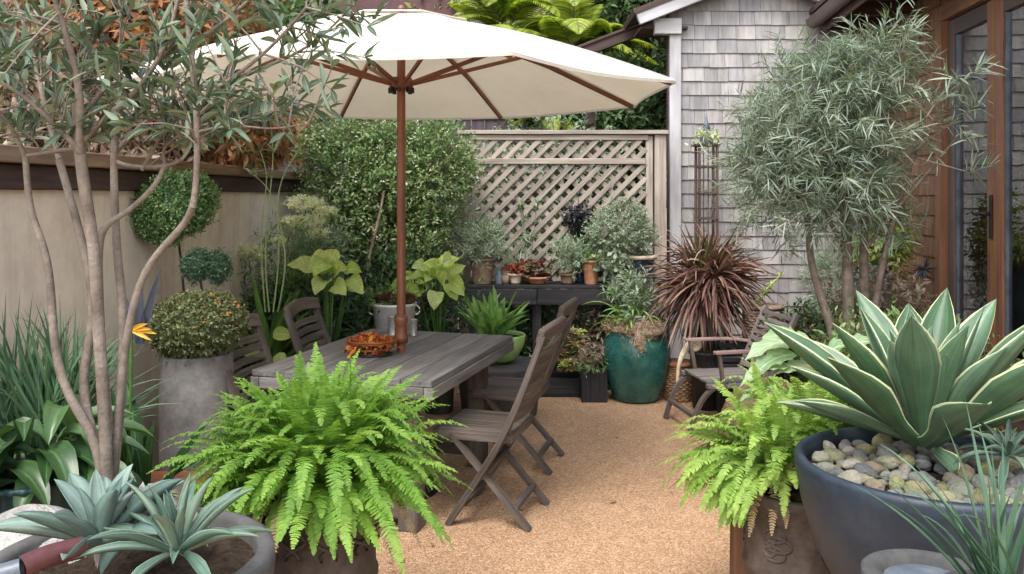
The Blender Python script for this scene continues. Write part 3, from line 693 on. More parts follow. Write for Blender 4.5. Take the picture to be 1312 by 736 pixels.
# ------------------------------------------------------------------ dining table
TC = np.array([-.63, 4.68, 0]); ta = math.atan2(.96, .28)
Tu = np.array([math.cos(ta), math.sin(ta), 0]); Tv = np.array([Tu[1], -Tu[0], 0])
dt = thing('dining_table', 'heavy weathered dark timber dining table under the umbrella', 'table', TC)
b = MB(); TR = rotz(ta); nb = 6; tw = .94/nb
for k in range(nb):
    b.box((1.33-.0, tw-.005, .03), TC+Tv*(-.47+tw*(k+.5))+[0, 0, .736+random.uniform(-.001, .001)], TR)
b.build('tabletop', M['table'], dt, .003)
b = MB()
for sg in (-1, 1):
    b.box((1.335, .045, .055), TC+Tv*(sg*.4525)+[0, 0, .690], TR); b.box((.045, .855, .055), TC+Tu*(sg*.644)+[0, 0, .6905], TR)
b.build('apron', M['table'], dt, .004)
for su in (-1, 1):
    for sv in (-1, 1):
        MB().box((.10, .10, .66), TC+Tu*su*.50+Tv*sv*.30+[0, 0, .331], TR).build('leg', M['chair'], dt, .006)
    MB().box((.07, .50, .07), TC+Tu*su*.50+[0, 0, .10], TR).build('stretcher', M['chair'], dt, .005)
    MB().box((.08, .82, .06), TC+Tu*su*.50+[0, 0, .631], TR).build('cross_beam', M['chair'], dt, .005)

# ------------------------------------------------------------------ folding chairs (built round the origin, facing +x)
def smooth(P, k=2):
    P = np.array(P, float)
    for _ in range(k):
        A = np.empty((2*len(P)-1, P.shape[1])); A[::2] = P; A[1::2] = (P[:-1]+P[1:])/2; A[2:-2:2] = (A[1:-3:2]+2*A[2:-2:2]+A[3:-1:2])/4; P = A
    return P
def make_chair():
    t = thing('folding_chair', '', 'chair', (0, 0, 0), 'folding chairs around the dining table')
    prof = [(.20, 0), (.07, .20), (-.06, .40), (-.165, .63), (-.25, .86), (-.275, .935)]
    for sg in (-1, 1):
        P = smooth([(x, sg*.215, z) for x, z in prof]); n = len(P)
        MB().sweep(P, .030, np.interp(np.linspace(0, 1, n), [0, .45, .8, 1], [.042, .055, .052, .038]), up=(0, 1, 0)).build('back_post', M['chair'], t, .004)
        MB().sweep([(.20, sg*.180, .435), (-.20, sg*.180, 0)], .026, .042, up=(0, 1, 0)).build('rear_leg', M['chair'], t, .004)
    MB().sweep([(.126, -.21, .10), (.126, .21, .10)], .03, .02).build('stretcher', M['chair'], t, .003)
    MB().sweep([(-.125, -.18, .092), (-.125, .18, .092)], .03, .024).build('stretcher', M['chair'], t, .003)
    MB().sweep([(.02, -.215, .27), (.02, .215, .27)], .02, .02).build('pivot_rod', M['darkmetal'], t, .003)
    b = MB()
    for k in range(9): b.box((.37, .036, .016), (.075, -.168+k*.042, .452), None, .0012)
    b.build('seat_slats', M['chair'], t, .002)
    b = MB()
    b.box((.03, .40, .045), (.275, 0, .428)); b.box((.03, .385, .035), (-.10, 0, .425))
    for sg in (-1, 1): b.box((.345, .024, .04), (.087, sg*.188, .427))
    b.build('seat_frame', M['chair'], t, .004)
    b = MB()
    for k in range(8):
        z = .52+k*.047; x = float(np.interp(z, [q[1] for q in prof], [q[0] for q in prof]))
        P = [(x-.022*math.cos(y/.2*math.pi/2)+.004, y, z) for y in np.linspace(-.198, .198, 7)]
        b.sweep(P, .014, .038, up=(-.35, 0, 1))
    b.build('back_slats', M['chair'], t, .002)
    P = [(-.268-.02*math.cos(y/.2*math.pi/2), y, .93+.018*math.cos(y/.23*math.pi/2)) for y in np.linspace(-.232, .232, 11)]
    MB().sweep(P, .034, .075, up=(-.35, 0, 1)).build('top_rail', M['chair'], t, .008)
    return t
ch0 = make_chair(); fa = math.atan2(.28, -.96)
spots = [((-.058, 4.32), fa, 'dark weathered folding chair nearest the camera, on the gravel side of the table'),
         ((.075, 5.14), fa+.03, 'dark weathered folding chair on the gravel side of the table, farther from the camera'),
         ((-1.13, 4.30), fa+math.pi+.12, 'folding chair between the table and wall, beside the grey cylinder planter'),
         ((-.97, 5.02), fa+math.pi+.15, 'folding chair between the table and wall, in front of the big yellow-green leaves')]
for i, (xy, a, lab) in enumerate(spots):
    o = ch0 if i == 0 else copy_tree(ch0)
    o.location = (xy[0], xy[1], .002); o.rotation_euler = (0, 0, a); o['label'] = lab

# ------------------------------------------------------------------ pots
def potprof(r0, r1, h, rim=.012, lip=.02, belly=0, wall=.014):
    P = [(.001, 0), (r0*.98, 0), (r0, .008)]
    for k in range(1, 9):
        t = k/9; P.append((r0+(r1-r0)*t+belly*math.sin(math.pi*t), h*t*(1-lip/h)))
    P += [(r1, h-lip), (r1+rim, h-lip+.004), (r1+rim, h-.004), (r1+rim-.004, h), (r1-wall+.004, h), (r1-wall, h-.006), (r1-wall-.004, h-.06 if h > .1 else h*.6)]
    return P
def pot(t, loc, r0, r1, h, mt, soil=.03, **k):
    lk = {q: k.pop(q) for q in ('ribs', 'rd', 'seg', 'lump', 'sx', 'sy') if q in k}
    b = MB().lathe(potprof(r0, r1, h, **k), loc, **lk); o = b.build('pot', mt, t)
    MB().disc(r1-.014, (loc[0], loc[1], loc[2]+h-soil), 28, .005, lk.get('sx', 1), lk.get('sy', 1)).build('soil', M['soil'], t)
    return o
A = np.array
# ---- front left fern
c = W(405, 650, 2.72); base = (c[0]+.02, c[1], 0); pz = .66
t = thing('potted_fern', 'huge bright green arching fern in a brown clay pot in front of the table', 'potted fern', base)
pr = [(.001, 0), (.125, 0), (.13, .03), (.155, .2), (.168, .38), (.176, .40), (.176, .415), (.168, .43), (.167, .50), (.166, .60), (.178, .615), (.188, .63), (.188, .655), (.18, .66), (.165, .66), (.16, .64), (.158, .6)]
MB().lathe(pr, base, 56).build('pot', M['clay'], t)
for k in range(10):      # relief ornaments round the pot
    b = MB(); a = k*2*math.pi/10; p = A(base)+A([math.cos(a)*.176, math.sin(a)*.170, .475]); tn = A([-math.sin(a), math.cos(a), 0])
    for sg in (-1, 1):
        b.tube([p+tn*sg*(.01+.035*math.sin(q*1.3))+A([0, 0, .12-.022*q]) for q in np.linspace(0, 4, 9)], [.006]*9, 6)
    b.build('relief', M['clay'], t)
MB().disc(.16, (base[0], base[1], .61), 28, .006).build('soil', M['soil'], t)
fc = A([base[0]-.02, base[1]+.02, .72]); B, SB = MB(), MB()
fernfronds(B, SB, fc, 340, .41, (68, 0), (.5, 2.1), .031, r0=.15, npin=46, wf=.0078)
fernfronds(B, SB, fc, 110, .30, (35, -5), (1.0, 2.2), .030, r0=.16, npin=42, wf=.0078)
fernfronds(B, SB, fc+[0, 0, .02], 150, .345, (88, 45), (.3, 1.5), .031, r0=.12, npin=42, wf=.0078)
DB = MB(); fernfronds(DB, SB, fc, 12, .38, (20, -20), (1.4, 2.8), .026, r0=.15, npin=34, wf=.007); DB.build('dry_fronds', LM['tan'], t)
B.build('fronds', LM['fern'], t); SB.build('frond_stems', LM['fernrib'], t)
# ---- right fern
c = W(1022, 625, 2.95); base = (c[0], c[1], 0)
t = thing('potted_fern', 'bright green fern spilling over a brown carved clay pot beside the dark blue bowl', 'potted fern', base)
h = .60
pr = [(.001, 0), (.135, 0), (.14, .03), (.165, .2), (.178, .33), (.186, .345), (.178, .36), (.176, .45), (.172, .54), (.185, .565), (.19, .595), (.182, .60), (.166, .60), (.16, .57)]
MB().lathe(pr, base, 56).build('pot', M['clay'], t)
for k in range(6):
    b = MB(); a = k*2*math.pi/6-1.3
    for q in range(5):
        cc = A([0, 0, .45]); ph = q*1.256
        pts = []
        for s_ in np.linspace(0, 6.28, 13):
            uu = .035*math.cos(s_)+.03*math.cos(ph)*(.5+.5*math.cos(s_)); vv = .03*math.sin(s_)+.05*math.sin(ph)*.8
            aa = a+uu/.18; zz = .45+vv*.8; rr = float(np.interp(zz, [q_[1] for q_ in pr[1:9]], [q_[0] for q_ in pr[1:9]]))+.001
            pts.append([base[0]+math.cos(aa)*rr, base[1]+math.sin(aa)*rr, zz])
        b.tube(pts, [.0045]*13, 6)
    b.build('relief', M['clay'], t)
MB().disc(.16, (base[0], base[1], .57), 28, .006).build('soil', M['soil'], t)
fc = A([base[0]-.02, base[1]+.08, .66]); B, SB = MB(), MB()
fernfronds(B, SB, fc, 230, .35, (84, 5), (.5, 1.9), .030, r0=.14, npin=42, wf=.0075)
fernfronds(B, SB, fc+[-.08, -.02, 0], 60, .34, (40, 0), (1.2, 2.6), .03, az_rng=(R(130), R(240)), r0=.1, npin=40, wf=.0075)
fernfronds(B, SB, fc+[.16, .12, .05], 110, .36, (85, 20), (.6, 2.0), .03, r0=.17, npin=40, wf=.0075)
DB = MB(); fernfronds(DB, SB, fc, 12, .34, (20, -20), (1.4, 2.8), .024, r0=.15, npin=34, wf=.007); DB.build('dry_fronds', LM['tan'], t)
B.build('fronds', LM['fern2'], t); SB.build('frond_stems', LM['fernrib'], t)
# timber block beside it
c = W(952, 690, 3.12); tb = thing('timber_block', 'rough reddish brown timber block standing left of the carved fern pot', 'timber block', (c[0], c[1], 0))
MB().box((.11, .14, .52), (c[0]+.03, c[1], .26), rotz(.2), .006).build('block', M['block'], tb, .008)

# ---- dark bowl with agave
def softprof(t): return np.interp(t, [0, .1, .3, .55, .8, .94, 1], [.75, .62, .85, 1, .66, .25, .01])
BC = W(1192, 590, 2.45); bz = BC[2]; br = .365
t = thing('agave_bowl', 'large slate blue round bowl on the right holding stones', 'planter bowl', (BC[0], BC[1], 0))
pr = [(.001, bz-.50), (.12, bz-.50), (.16, bz-.47), (.245, bz-.39), (.31, bz-.27), (.35, bz-.14), (.366, bz-.05), (.371, bz-.015), (.366, bz-.003), (.36, bz), (.348, bz), (.342, bz-.006), (.338, bz-.03), (.335, bz-.08)]
MB().lathe(pr, (BC[0], BC[1], 0), 72).build('bowl', M['slatebowl'], t)
MB().lathe([(.001, 0), (.17, 0), (.17, bz-.505), (.001, bz-.505)], (BC[0], BC[1], 0), 40).build('plinth', M['darkgrey'], t)
MB().disc(.336, (BC[0], BC[1], bz-.055), 36, .006).build('soil', M['soil'], t)
# stones, each its own object
me = []
for k in range(8):
    b = MB(); core(b, (0, 0, 0), (1, RG.uniform(.7, .95), RG.uniform(.5, .72)), .24, 20+k); o = b.build('river_stone', M['stone']); me.append(o.data); bpy.data.objects.remove(o)
placed = []
tries = 0
while len(placed) < 210 and tries < 14000:
    tries += 1; a = random.uniform(0, 6.283); r = br*math.sqrt(random.uniform(.03, .78)); s_ = random.uniform(.010, .022) if len(placed) > 80 else random.uniform(.023, .038)
    x, y = BC[0]+r*math.cos(a), BC[1]+r*math.sin(a)
    if all((x-q[0])**2+(y-q[1])**2 > (.78*(s_+q[2]))**2 for q in placed) and r+s_ < .338: placed.append((x, y, s_))
for x, y, s_ in placed:
    o = bpy.data.objects.new('river_stone', random.choice(me)); COL.objects.link(o)
    o.location = (x, y, bz-.05+s_*.55); o.scale = (s_, s_, s_); o.rotation_euler = (random.uniform(-.3, .3), random.uniform(-.3, .3), random.uniform(0, 6.3))
    tag(o, 'rounded river stone lying on the soil in the slate blue bowl', 'stone', 'river stones in the slate blue bowl')
def agprof(t): return np.interp(t, [0, .08, .25, .45, .58, .72, .84, .93, .98, 1], [.60, .48, .54, .86, 1, .88, .58, .27, .09, .005])
t = thing('agave', 'big agave with broad grey-green leaves edged in cream, growing in the slate blue bowl', 'agave', (BC[0], BC[1]+.02, bz-.05))
b = MB(); UU = (-1, -.9, -.55, 0, .55, .9, 1)
ac = (BC[0]+.035, BC[1]+.12, bz+.015)
rosette(b, ac, 21, .53, .122, 87, 26, -.07, 20, .035, agprof, .42, az0=.6, U=UU, r0=.035, inner=.62, dpow=1.2, ej=3, twist=.12, lj=.07)
for az, el, L_, w_ in ((-95, 66, .33, .105), (-135, 58, .40, .10), (-50, 58, .38, .105), (-80, -25, .13, .07), (192, 22, .42, .085), (172, 33, .42, .09), (160, 14, .40, .08), (8, 30, .48, .09), (-15, 22, .44, .09)):
    a, e = R(az), R(el); D = A([math.cos(a)*math.cos(e), math.sin(a)*math.cos(e), math.sin(e)]); Nn = A([-math.cos(a)*math.sin(e), -math.sin(a)*math.sin(e), math.cos(e)])
    b.strips(A(ac)+A([math.cos(a), math.sin(a), 0])*.03, D, Nn, L_, w_, 16, agprof, .05, .42, UU, thick=.035)
b.build('leaves', LM['agave'], t)
q = A(W(1292, 575, 2.38)); t = thing('aloe', 'small grey-green aloe with curling leaves at the right edge of the slate bowl', 'succulent', q)
b = MB(); rosette(b, q+[0, 0, -.02], 22, .14, .022, 82, -5, .8, 12, .05, softprof, .5, U=(-1, -.6, 0, .6, 1), r0=.012, twist=.5); b.build('leaves', LM['softagave'], t)

# ---- lower right grey pot with grass and the grass blades
c = W(1200, 760, 1.62)
t = thing('grass_pot', 'small round grey pot with thin green grass blades at the bottom right corner', 'potted grass', (c[0], c[1], 0))
zt_ = 1.6-490/F*1.62
pr = [(.001, zt_-.14), (.06, zt_-.14), (.10, zt_-.08), (.118, zt_-.02), (.12, zt_), (.112, zt_+.004), (.085, zt_+.002), (.08, zt_-.012), (.07, zt_-.03)]
MB().lathe(pr, (c[0]-.01, c[1]+.01, 0), 48).build('pot', M['darkgrey'], t)
MB().lathe([(.001, 0), (.08, 0), (.08, zt_-.143), (.001, zt_-.143)], (c[0]-.01, c[1]+.01, 0), 32).build('plinth', M['darkgrey'], t)
MB().disc(.083, (c[0]-.01, c[1]+.01, zt_-.012), 24, .002).build('soil', M['bluerim'], t)
gp = W(1285, 765, 1.5)
t2 = thing('blade_grass', 'clump of long narrow blue-green blades in front of the slate blue bowl', 'ornamental grass', (gp[0], gp[1], 0))
MB().lathe(potprof(.07, .10, gp[2]+.0), (gp[0], gp[1], 0), 32).build('pot', M['darkgrey'], t2)
b = MB(); az = RG.uniform(0, 6.28, 30); el = np.radians(RG.uniform(48, 86, 30))
az = np.where(np.arange(30) % 3 == 0, RG.uniform(2.2, 4.4, 30), az)
D = np.stack([np.cos(az)*np.cos(el), np.sin(az)*np.cos(el)*.6, np.sin(el)], 1)
b.strips(A([gp[0], gp[1], gp[2]-.02])+RG.uniform(-.035, .035, (30, 3))*[1, 1, 0], D, np.stack([-D[:, 0], -D[:, 1]-.3, np.full(30, .3)], 1), RG.uniform(.20, .36, 30), .0125, 12, lambda t: np.interp(t, [0, .1, .6, 1], [.7, 1, .75, .03]), RG.uniform(.1, .9, 30), .35)
b.build('blades', LM['sword2'], t2)

# ---- left foreground planter, agaves, multi stem tree
PC = W(165, 712, 1.86); pz = PC[2]-.0; pr_ = .30
t = thing('stone_planter', 'wide grey stone planter at the bottom left holding the agaves', 'planter', (PC[0], PC[1], 0))
pr = [(.001, 0), (.22, 0), (.24, .05), (pr_, pz-.10), (pr_+.005, pz-.03), (pr_+.003, pz-.005), (pr_-.01, pz), (pr_-.03, pz), (pr_-.036, pz-.012), (pr_-.04, pz-.08)]
MB().lathe(pr, (PC[0], PC[1], 0), 60, lump=.004).build('pot', M['darkgrey'], t)
MB().disc(pr_-.034, (PC[0], PC[1], pz-.035), 30, .008).build('soil', M['soil'], t)
a1 = W(128, 690, 1.72)
t = thing('blue_agave', 'blue-grey agave with broad upright leaves at the foot of the multi-stemmed tree', 'agave', a1)
b = MB(); rosette(b, a1+[0, 0, -.005], 17, .175, .048, 88, 12, .25, 14, .05, softprof, .5, az0=1.2, U=(-1, -.6, 0, .6, 1), r0=.018, inner=.6, twist=.3, ej=7)
rosette(b, a1+[.06, .05, -.02], 9, .12, .04, 70, 0, .9, 12, .05, softprof, .5, az0=.2, U=(-1, -.6, 0, .6, 1), r0=.01, twist=.4)
b.build('leaves', LM['blueagave'], t)
a2 = W(228, 706, 1.66)
t = thing('green_agave', 'grey-green agave with narrow arching leaves, right of the broad-leaved blue agave', 'agave', a2)
b = MB(); rosette(b, a2, 24, .175, .024, 86, 10, .5, 14, .05, softprof, .55, az0=.4, U=(-1, -.6, 0, .6, 1), r0=.014, inner=.7, twist=.3, ej=7)
b.build('leaves', LM['softagave'], t)
b = MB(); a3 = W(185, 640, 1.9); rosette(b, a3+[0, 0, -.03], 22, .15, .03, 80, -10, 1.8, 12, 0, softprof, .7, U=(-1, -.4, .4, 1), twist=2.2, wave=.5)
t = thing('withered_agave', 'shrivelled grey dead leaves between the two agaves', 'dead plant', a3); b.build('leaves', LM['grey'], t)
# rock and glazed edging bottom left
rc = W(40, 735, 1.95)
b = MB(); core(b, (rc[0]-.03, rc[1]+.06, rc[2]-.30), (.26, .2, .37), .22, 5); t = thing('rough_boulder', 'pale grey rough stone at the bottom left corner', 'rock', (rc[0], rc[1], 0)); b.build('rock', M['greystone'], t)
t = thing('glazed_edging', 'curved maroon and blue-grey glazed edging in the bottom left corner', 'edging', PC)
q0 = [W(-20, 742, 1.50), W(28, 728, 1.52)]; q1 = [W(26, 728, 1.52), W(60, 712, 1.56), W(104, 702, 1.62)]
MB().tube(q0, [.017, .018], 14).build('blue_section', M['bluerim'], t); MB().tube(q1, [.02, .02, .02], 14, 1).build('maroon_section', M['maroonpipe'], t)
# tree
td = 2.15
tr_ = thing('multi_stemmed_tree', 'slender pale multi-stemmed tree with sage green leaves at the left front', 'tree', (PC[0]-.05, PC[1]+.17, pz-.04))
def tp(L, r0, r1, d0=td, d1=td):
    n = len(L); return [W(x, y, d0+(d1-d0)*k/(n-1)) for k, (x, y) in enumerate(L)], list(np.linspace(r0, r1, n))
b = MB()
stems = [([(137, 690), (133, 640), (130, 590), (112, 545), (88, 510), (70, 450), (66, 360), (55, 310), (36, 272), (32, 200)], .021, .011, 2.1, 2.1),
         ([(137, 690), (135, 640), (131, 590), (108, 530), (106, 470), (120, 410), (113, 340), (94, 270), (76, 205)], .021, .014, 2.1, 2.2),
         ([(138, 690), (139, 640), (138, 590), (131, 480), (124, 400), (122, 330), (110, 262), (102, 195), (98, 130)], .023, .020, 2.1, 2.05),
         ([(140, 690), (142, 640), (146, 590), (138, 520), (130, 450), (128, 380), (127, 300), (140, 286)], .020, .012, 2.15, 2.2),
         ([(140, 690), (142, 640), (147, 585), (157, 480), (160, 405), (150, 340), (147, 270), (144, 205), (148, 150)], .021, .013, 2.15, 2.3),
         ([(140, 690), (143, 640), (148, 585), (156, 480), (164, 410), (184, 345), (215, 308), (238, 280), (248, 262), (250, 248)], .016, .0115, 2.15, 2.0),
         ([(127, 305), (132, 292), (165, 272), (198, 243), (208, 222), (212, 200)], .012, .008, 2.2, 2.2)]
for L, r0, r1, d0, d1 in stems:
    p, r = tp(L, r0, r1, d0, d1); p = [q+RG.normal(size=3)*.002 for q in p]; b.tube(p, [x*.66 for x in r], 10, 2)
b.build('trunk', M['bark'], tr_)
b = MB(); TWG = MB(); LV = MB()
brs = [([(102, 195), (104, 120), (90, 60), (70, 0), (60, -40)], .016, .007, 2.05, 1.9), ([(100, 190), (70, 160), (30, 120), (-30, 90)], .011, .005, 2.05, 1.95), ([(102, 185), (135, 150), (175, 120), (215, 60), (230, -10)], .012, .006, 2.05, 2.0),
       ([(32, 200), (10, 150), (-40, 110)], .009, .004, 2.1, 2.0), ([(32, 200), (60, 196), (98, 190)], .006, .009, 2.1, 2.06), ([(76, 205), (60, 150), (40, 60), (20, 0)], .011, .005, 2.2, 2.3),
       ([(148, 195), (180, 160), (225, 130), (262, 108), (330, 92), (400, 60), (440, 20)], .011, .004, 2.3, 2.2), ([(247, 266), (250, 250), (254, 190), (250, 110), (242, 50), (238, -20)], .0110, .010, 2.0, 2.0),
       ([(250, 130), (300, 100), (350, 60), (392, 10)], .008, .004, 2.0, 1.9), ([(250, 170), (300, 158), (345, 168), (395, 158)], .005, .002, 2.0, 1.95), ([(212, 210), (205, 190), (240, 165), (300, 150)], .007, .004, 2.2, 2.1),
       ([(144, 205), (165, 215), (215, 215), (245, 200), (250, 150)], .009, .006, 2.3, 2.1), ([(103, 150), (140, 110), (160, 50), (150, -20)], .01, .005, 2.05, 2.2), ([(242, 60), (300, 20), (340, -20)], .008, .005, 2.0, 1.95), ([(182, 218), (210, 170), (225, 120)], .007, .005, 2.2, 2.1),
       ([(330, 92), (352, 130), (380, 150)], .004, .002, 2.25, 2.2), ([(60, 150), (20, 170), (-20, 180)], .006, .003, 2.2, 2.2)]
anch = []
for L, r0, r1, d0, d1 in brs:
    p, r = tp(L, r0, r1, d0, d1); b.tube(p, [x*.7 for x in r], 8, 2); P_ = smooth(p, 2)
    for i in range(len(P_)//4, len(P_)): anch.append((P_[i], nz(P_[min(i+1, len(P_)-1)]-P_[max(i-1, 0)])))
b.build('branches', M['bark'], tr_)
for k in range(255):
    p, T = anch[random.randrange(len(anch))]; D = nz(T*.5+rdir(1)[0]*.9+A([0, 0, .25])); L_ = random.uniform(.07, .24)
    q = [p, p+D*L_*.5+rdir(1)[0]*.01, p+nz(D+A([0, 0, -.15]))*L_]
    px = CX+q[-1][0]/q[-1][1]*F; py = HY-(q[-1][2]-H)/q[-1][1]*F
    if py > 178 or px > (495 if py < 75 else 440) or (260 < px < 420 and 45 < py < 150 and random.random() < .5) or q[-1][1] < 1.5: continue
    TWG.tube(q, [.0028, .002, .001], 5, 1, False)
    m_ = random.randint(6, 13); tt = RG.uniform(.25, 1.02, m_); tt[-3:] = 1
    Pl = q[0]+(q[2]-q[0])*tt[:, None]; Q = nz(np.cross(np.repeat(D[None], m_, 0), rdir(m_)))
    LV.strips(Pl, D*.7+Q*.75+A([0, 0, .05]), nz(rdir(m_)*.7+A([0, 0, .9])), RG.uniform(.03, .078, m_), RG.uniform(.009, .017, m_), 6, None, RG.uniform(-.1, .5, m_), .3)
TWG.build('twigs', M['bark'], tr_); LV.build('leaves', LM['olive'], tr_)

# ---- strappy plant and teal pot on the far left
c = W(45, 600, 2.75)
t = thing('broadleaf_pot', 'ribbed dark teal pot with broad glossy dark leaves at the far left', 'potted plant', (c[0], c[1], 0))
pot(t, (c[0], c[1], 0), .12, .19, .72, M['darkteal'], ribs=36, rd=.012, seg=216)
b = MB(); q = A([c[0], c[1], .70])
az = RG.uniform(-2.9, .6, 46); el = np.radians(RG.uniform(15, 80, 46)); D = np.stack([np.cos(az)*np.cos(el), np.sin(az)*np.cos(el)*.7, np.sin(el)], 1)
b.strips(q+RG.uniform(-.1, .1, (46, 3))*[1, 1, 0], D, np.stack([-D[:, 0], -D[:, 1]-.2, np.full(46, .5)], 1), RG.uniform(.28, .46, 46), RG.uniform(.06, .10, 46), 12, lambda t: np.interp(t, [0, .25, .35, .6, .85, 1], [.08, .12, .6, 1, .6, .02]), RG.uniform(.9, 2.4, 46), .3, (-1, -.5, 0, .5, 1), wave=.06)
b.build('leaves', LM['broad'], t)
c = W(52, 500, 3.15)
t = thing('strappy_plant', 'upright clump of narrow grey-green straps against the tan wall at the far left', 'plant', (c[0], c[1], 0))
MB().lathe(potprof(.13, .17, .6), (c[0], c[1], 0), 32).build('pot', M['darkgrey'], t)
b = MB(); n = 330; az = RG.uniform(0, 6.28, n); el = np.radians(RG.uniform(38, 88, n)); D = np.stack([np.cos(az)*np.cos(el), np.sin(az)*np.cos(el)*.5, np.sin(el)], 1)
b.strips(A([c[0], c[1], .6])+RG.uniform(-.14, .14, (n, 3))*[1, .7, 0], D, np.stack([-D[:, 0], -D[:, 1]-.4, np.full(n, .3)], 1), RG.uniform(.3, .66, n), RG.uniform(.010, .02, n), 9, lambda t: np.interp(t, [0, .3, .7, 1], [.7, 1, .7, .02]), RG.uniform(.1, 1.0, n), .4)
b.build('leaves', LM['blade'], t)
c = W(165, 560, 3.1)
t = thing('bird_of_paradise', 'bird of paradise with one orange flower among dark leaves behind the tree stems', 'plant', (c[0]-.02, c[1], 0))
MB().lathe(potprof(.12, .15, .36), (c[0], c[1], 0), 32).build('pot', M['darkgrey'], t)
b = MB(); n = 24; az = RG.uniform(0, 6.28, n); el = np.radians(RG.uniform(30, 85, n)); D = np.stack([np.cos(az)*np.cos(el), np.sin(az)*np.cos(el)*.6, np.sin(el)], 1)
b.strips(A([c[0], c[1], .36])+RG.uniform(-.08, .08, (n, 3))*[1, .7, 0], D, np.stack([-D[:, 0], -D[:, 1]-.4, np.full(n, .3)], 1), RG.uniform(.35, .62, n), RG.uniform(.04, .075, n), 10, lambda t: np.interp(t, [0, .35, .45, .7, 1], [.1, .14, .7, 1, .02]), RG.uniform(.3, 1.2, n), .4)
b.build('leaves', LM['broad'], t)
s0, s1 = A([c[0]+.02, c[1]-.12, .4]), W(168, 424, 2.95)
MB().tube([s0, (s0+s1)/2+A([.02, 0, 0]), s1], [.006, .005, .006], 8, 2).build('flower_stalk', LM['sword'], t)
b = MB(); fd = [(1, .1, .05, .11), (.9, 0, .25, .09), (.75, 0, .5, .08), (1, -.1, -.25, .10), (-.3, 0, .9, .05), (-.8, 0, .3, .04)]
for x, y, z, l in fd: b.strips(s1, A([x, y, z]), A([0, -1, .3]), l*.8, .015, 8, None, .4, .5)
b.build('flower', LM['orange'], t)
b = MB(); b.strips(A([W(182, 440, 3.1)[0], 3.1, W(182, 440, 3.1)[2]])[None].repeat(3, 0), A([[.25, 0, 1], [0, 0, 1], [-.3, 0, .9]]), A([0, -1, .1]), A([.28, .26, .17]), .035, 9, lambda t: np.interp(t, [0, .3, .8, 1], [.8, 1, .5, .02]), .05, .6)
b.build('leaf_spear', LM['purple'], t)
# brown box planter
c = W(180, 575, 3.35)
t = thing('wooden_box', 'low dark reddish brown wooden box between the tree stems and the grey cylinder planter', 'box', (c[0], c[1], 0))
for s_, q in (((.42, .02, .44), (0, -.15, .22)), ((.42, .02, .44), (0, .15, .22)), ((.02, .278, .44), (-.2, 0, .22)), ((.02, .278, .44), (.2, 0, .22))):
    MB().box(s_, A([c[0], c[1], 0])+A(q)).build('side_panel', M['roofwood'], t, .003)
MB().box((.46, .36, .02), (c[0], c[1], .455)).build('lid', M['brownwood'], t, .003)

# ---- grey cylinder planter with dome shrub and poodle topiary
c = W(252, 520, 4.15); r = .17; c = A([c[0], c[1], 0]); zt_ = 1.6-207/F*4.05
t = thing('cylinder_planter', 'tall weathered grey cylinder planter with a dense olive dome shrub, beside the table', 'planter', c)
MB().lathe([(.001, 0), (r-.004, 0), (r, .01), (r, zt_-.01), (r-.003, zt_), (r-.02, zt_), (r-.022, zt_-.02), (r-.024, zt_-.1)], c, 48).build('pot', M['greypot'], t)
b = MB(); TWG = MB(); q = c+A([.0, 0, zt_+.12]); bl = [(q, (.215, .2, .15))]
core(b, q, (.17, .16, .11), .2); foliage(b, bl, 3000, 6, .017, .009, .035, .5, .8, .12, TW=TWG, seed=4)
b.build('foliage', LM['dome'], t)
b = MB(); foliage(b, [(q+[.08, -.05, .03], (.15, .14, .12))], 45, 4, .016, .010, .03, .5, .97, .1); b.build('orange_tips', LM['orangetip'], t)
TWG.build('twigs', M['bark2'], t)
def topi(name, label, base, balls, mt, zb, n, L=.013, potr=0):
    t = thing(name, label, 'topiary', base)
    top = balls[0][0]
    MB().tube([A([base[0], base[1], zb]), A([base[0]*.5+top[0]*.5+.01, base[1], (zb+top[2])/2]), top], [.008, .007, .006], 8, 1).build('stem', M['darkbark'], t)
    if potr: MB().lathe(potprof(potr*.75, potr, zb+.03), (base[0], base[1], 0), 28).build('pot', M['darkgrey'], t)
    for bc, br_ in balls:
        b = MB(); core(b, bc, A(br_)*.80, .1); foliage(b, [(bc, A(br_)*.93)], n, 5, L, L*.6, L*2.2, .2, .84, .16, seed=int(bc[2]*99)); foliage(b, [(bc, A(br_)*.95)], n//30, 6, L*1.1, L*.6, L*4, .5, .95, .1)
        o = b.build('clipped_ball', mt, t)
    return t
q = W(265, 340, 4.3)
topi('poodle_topiary', 'small dark double-balled topiary rising above the olive dome shrub', (q[0], q[1], zt_), [(W(252, 340, 4.3), (.060, .06, .072)), (W(279, 342, 4.32), (.06, .06, .07))], LM['darkbox'], zt_+.1, 700, .011)
q = W(224, 267, 4.45)
topi('ball_topiary', 'large round clipped green ball on a thin stem in front of the tan wall', (q[0]+.06, q[1]+.05, 0), [(q+A([0, 0, .0]), (.20, .2, .17)), (q+A([.05, -.02, .06]), (.15, .15, .12)), (q+A([-.06, -.03, -.05]), (.13, .13, .12))], LM['box'], .5, 2200, .014, .12)

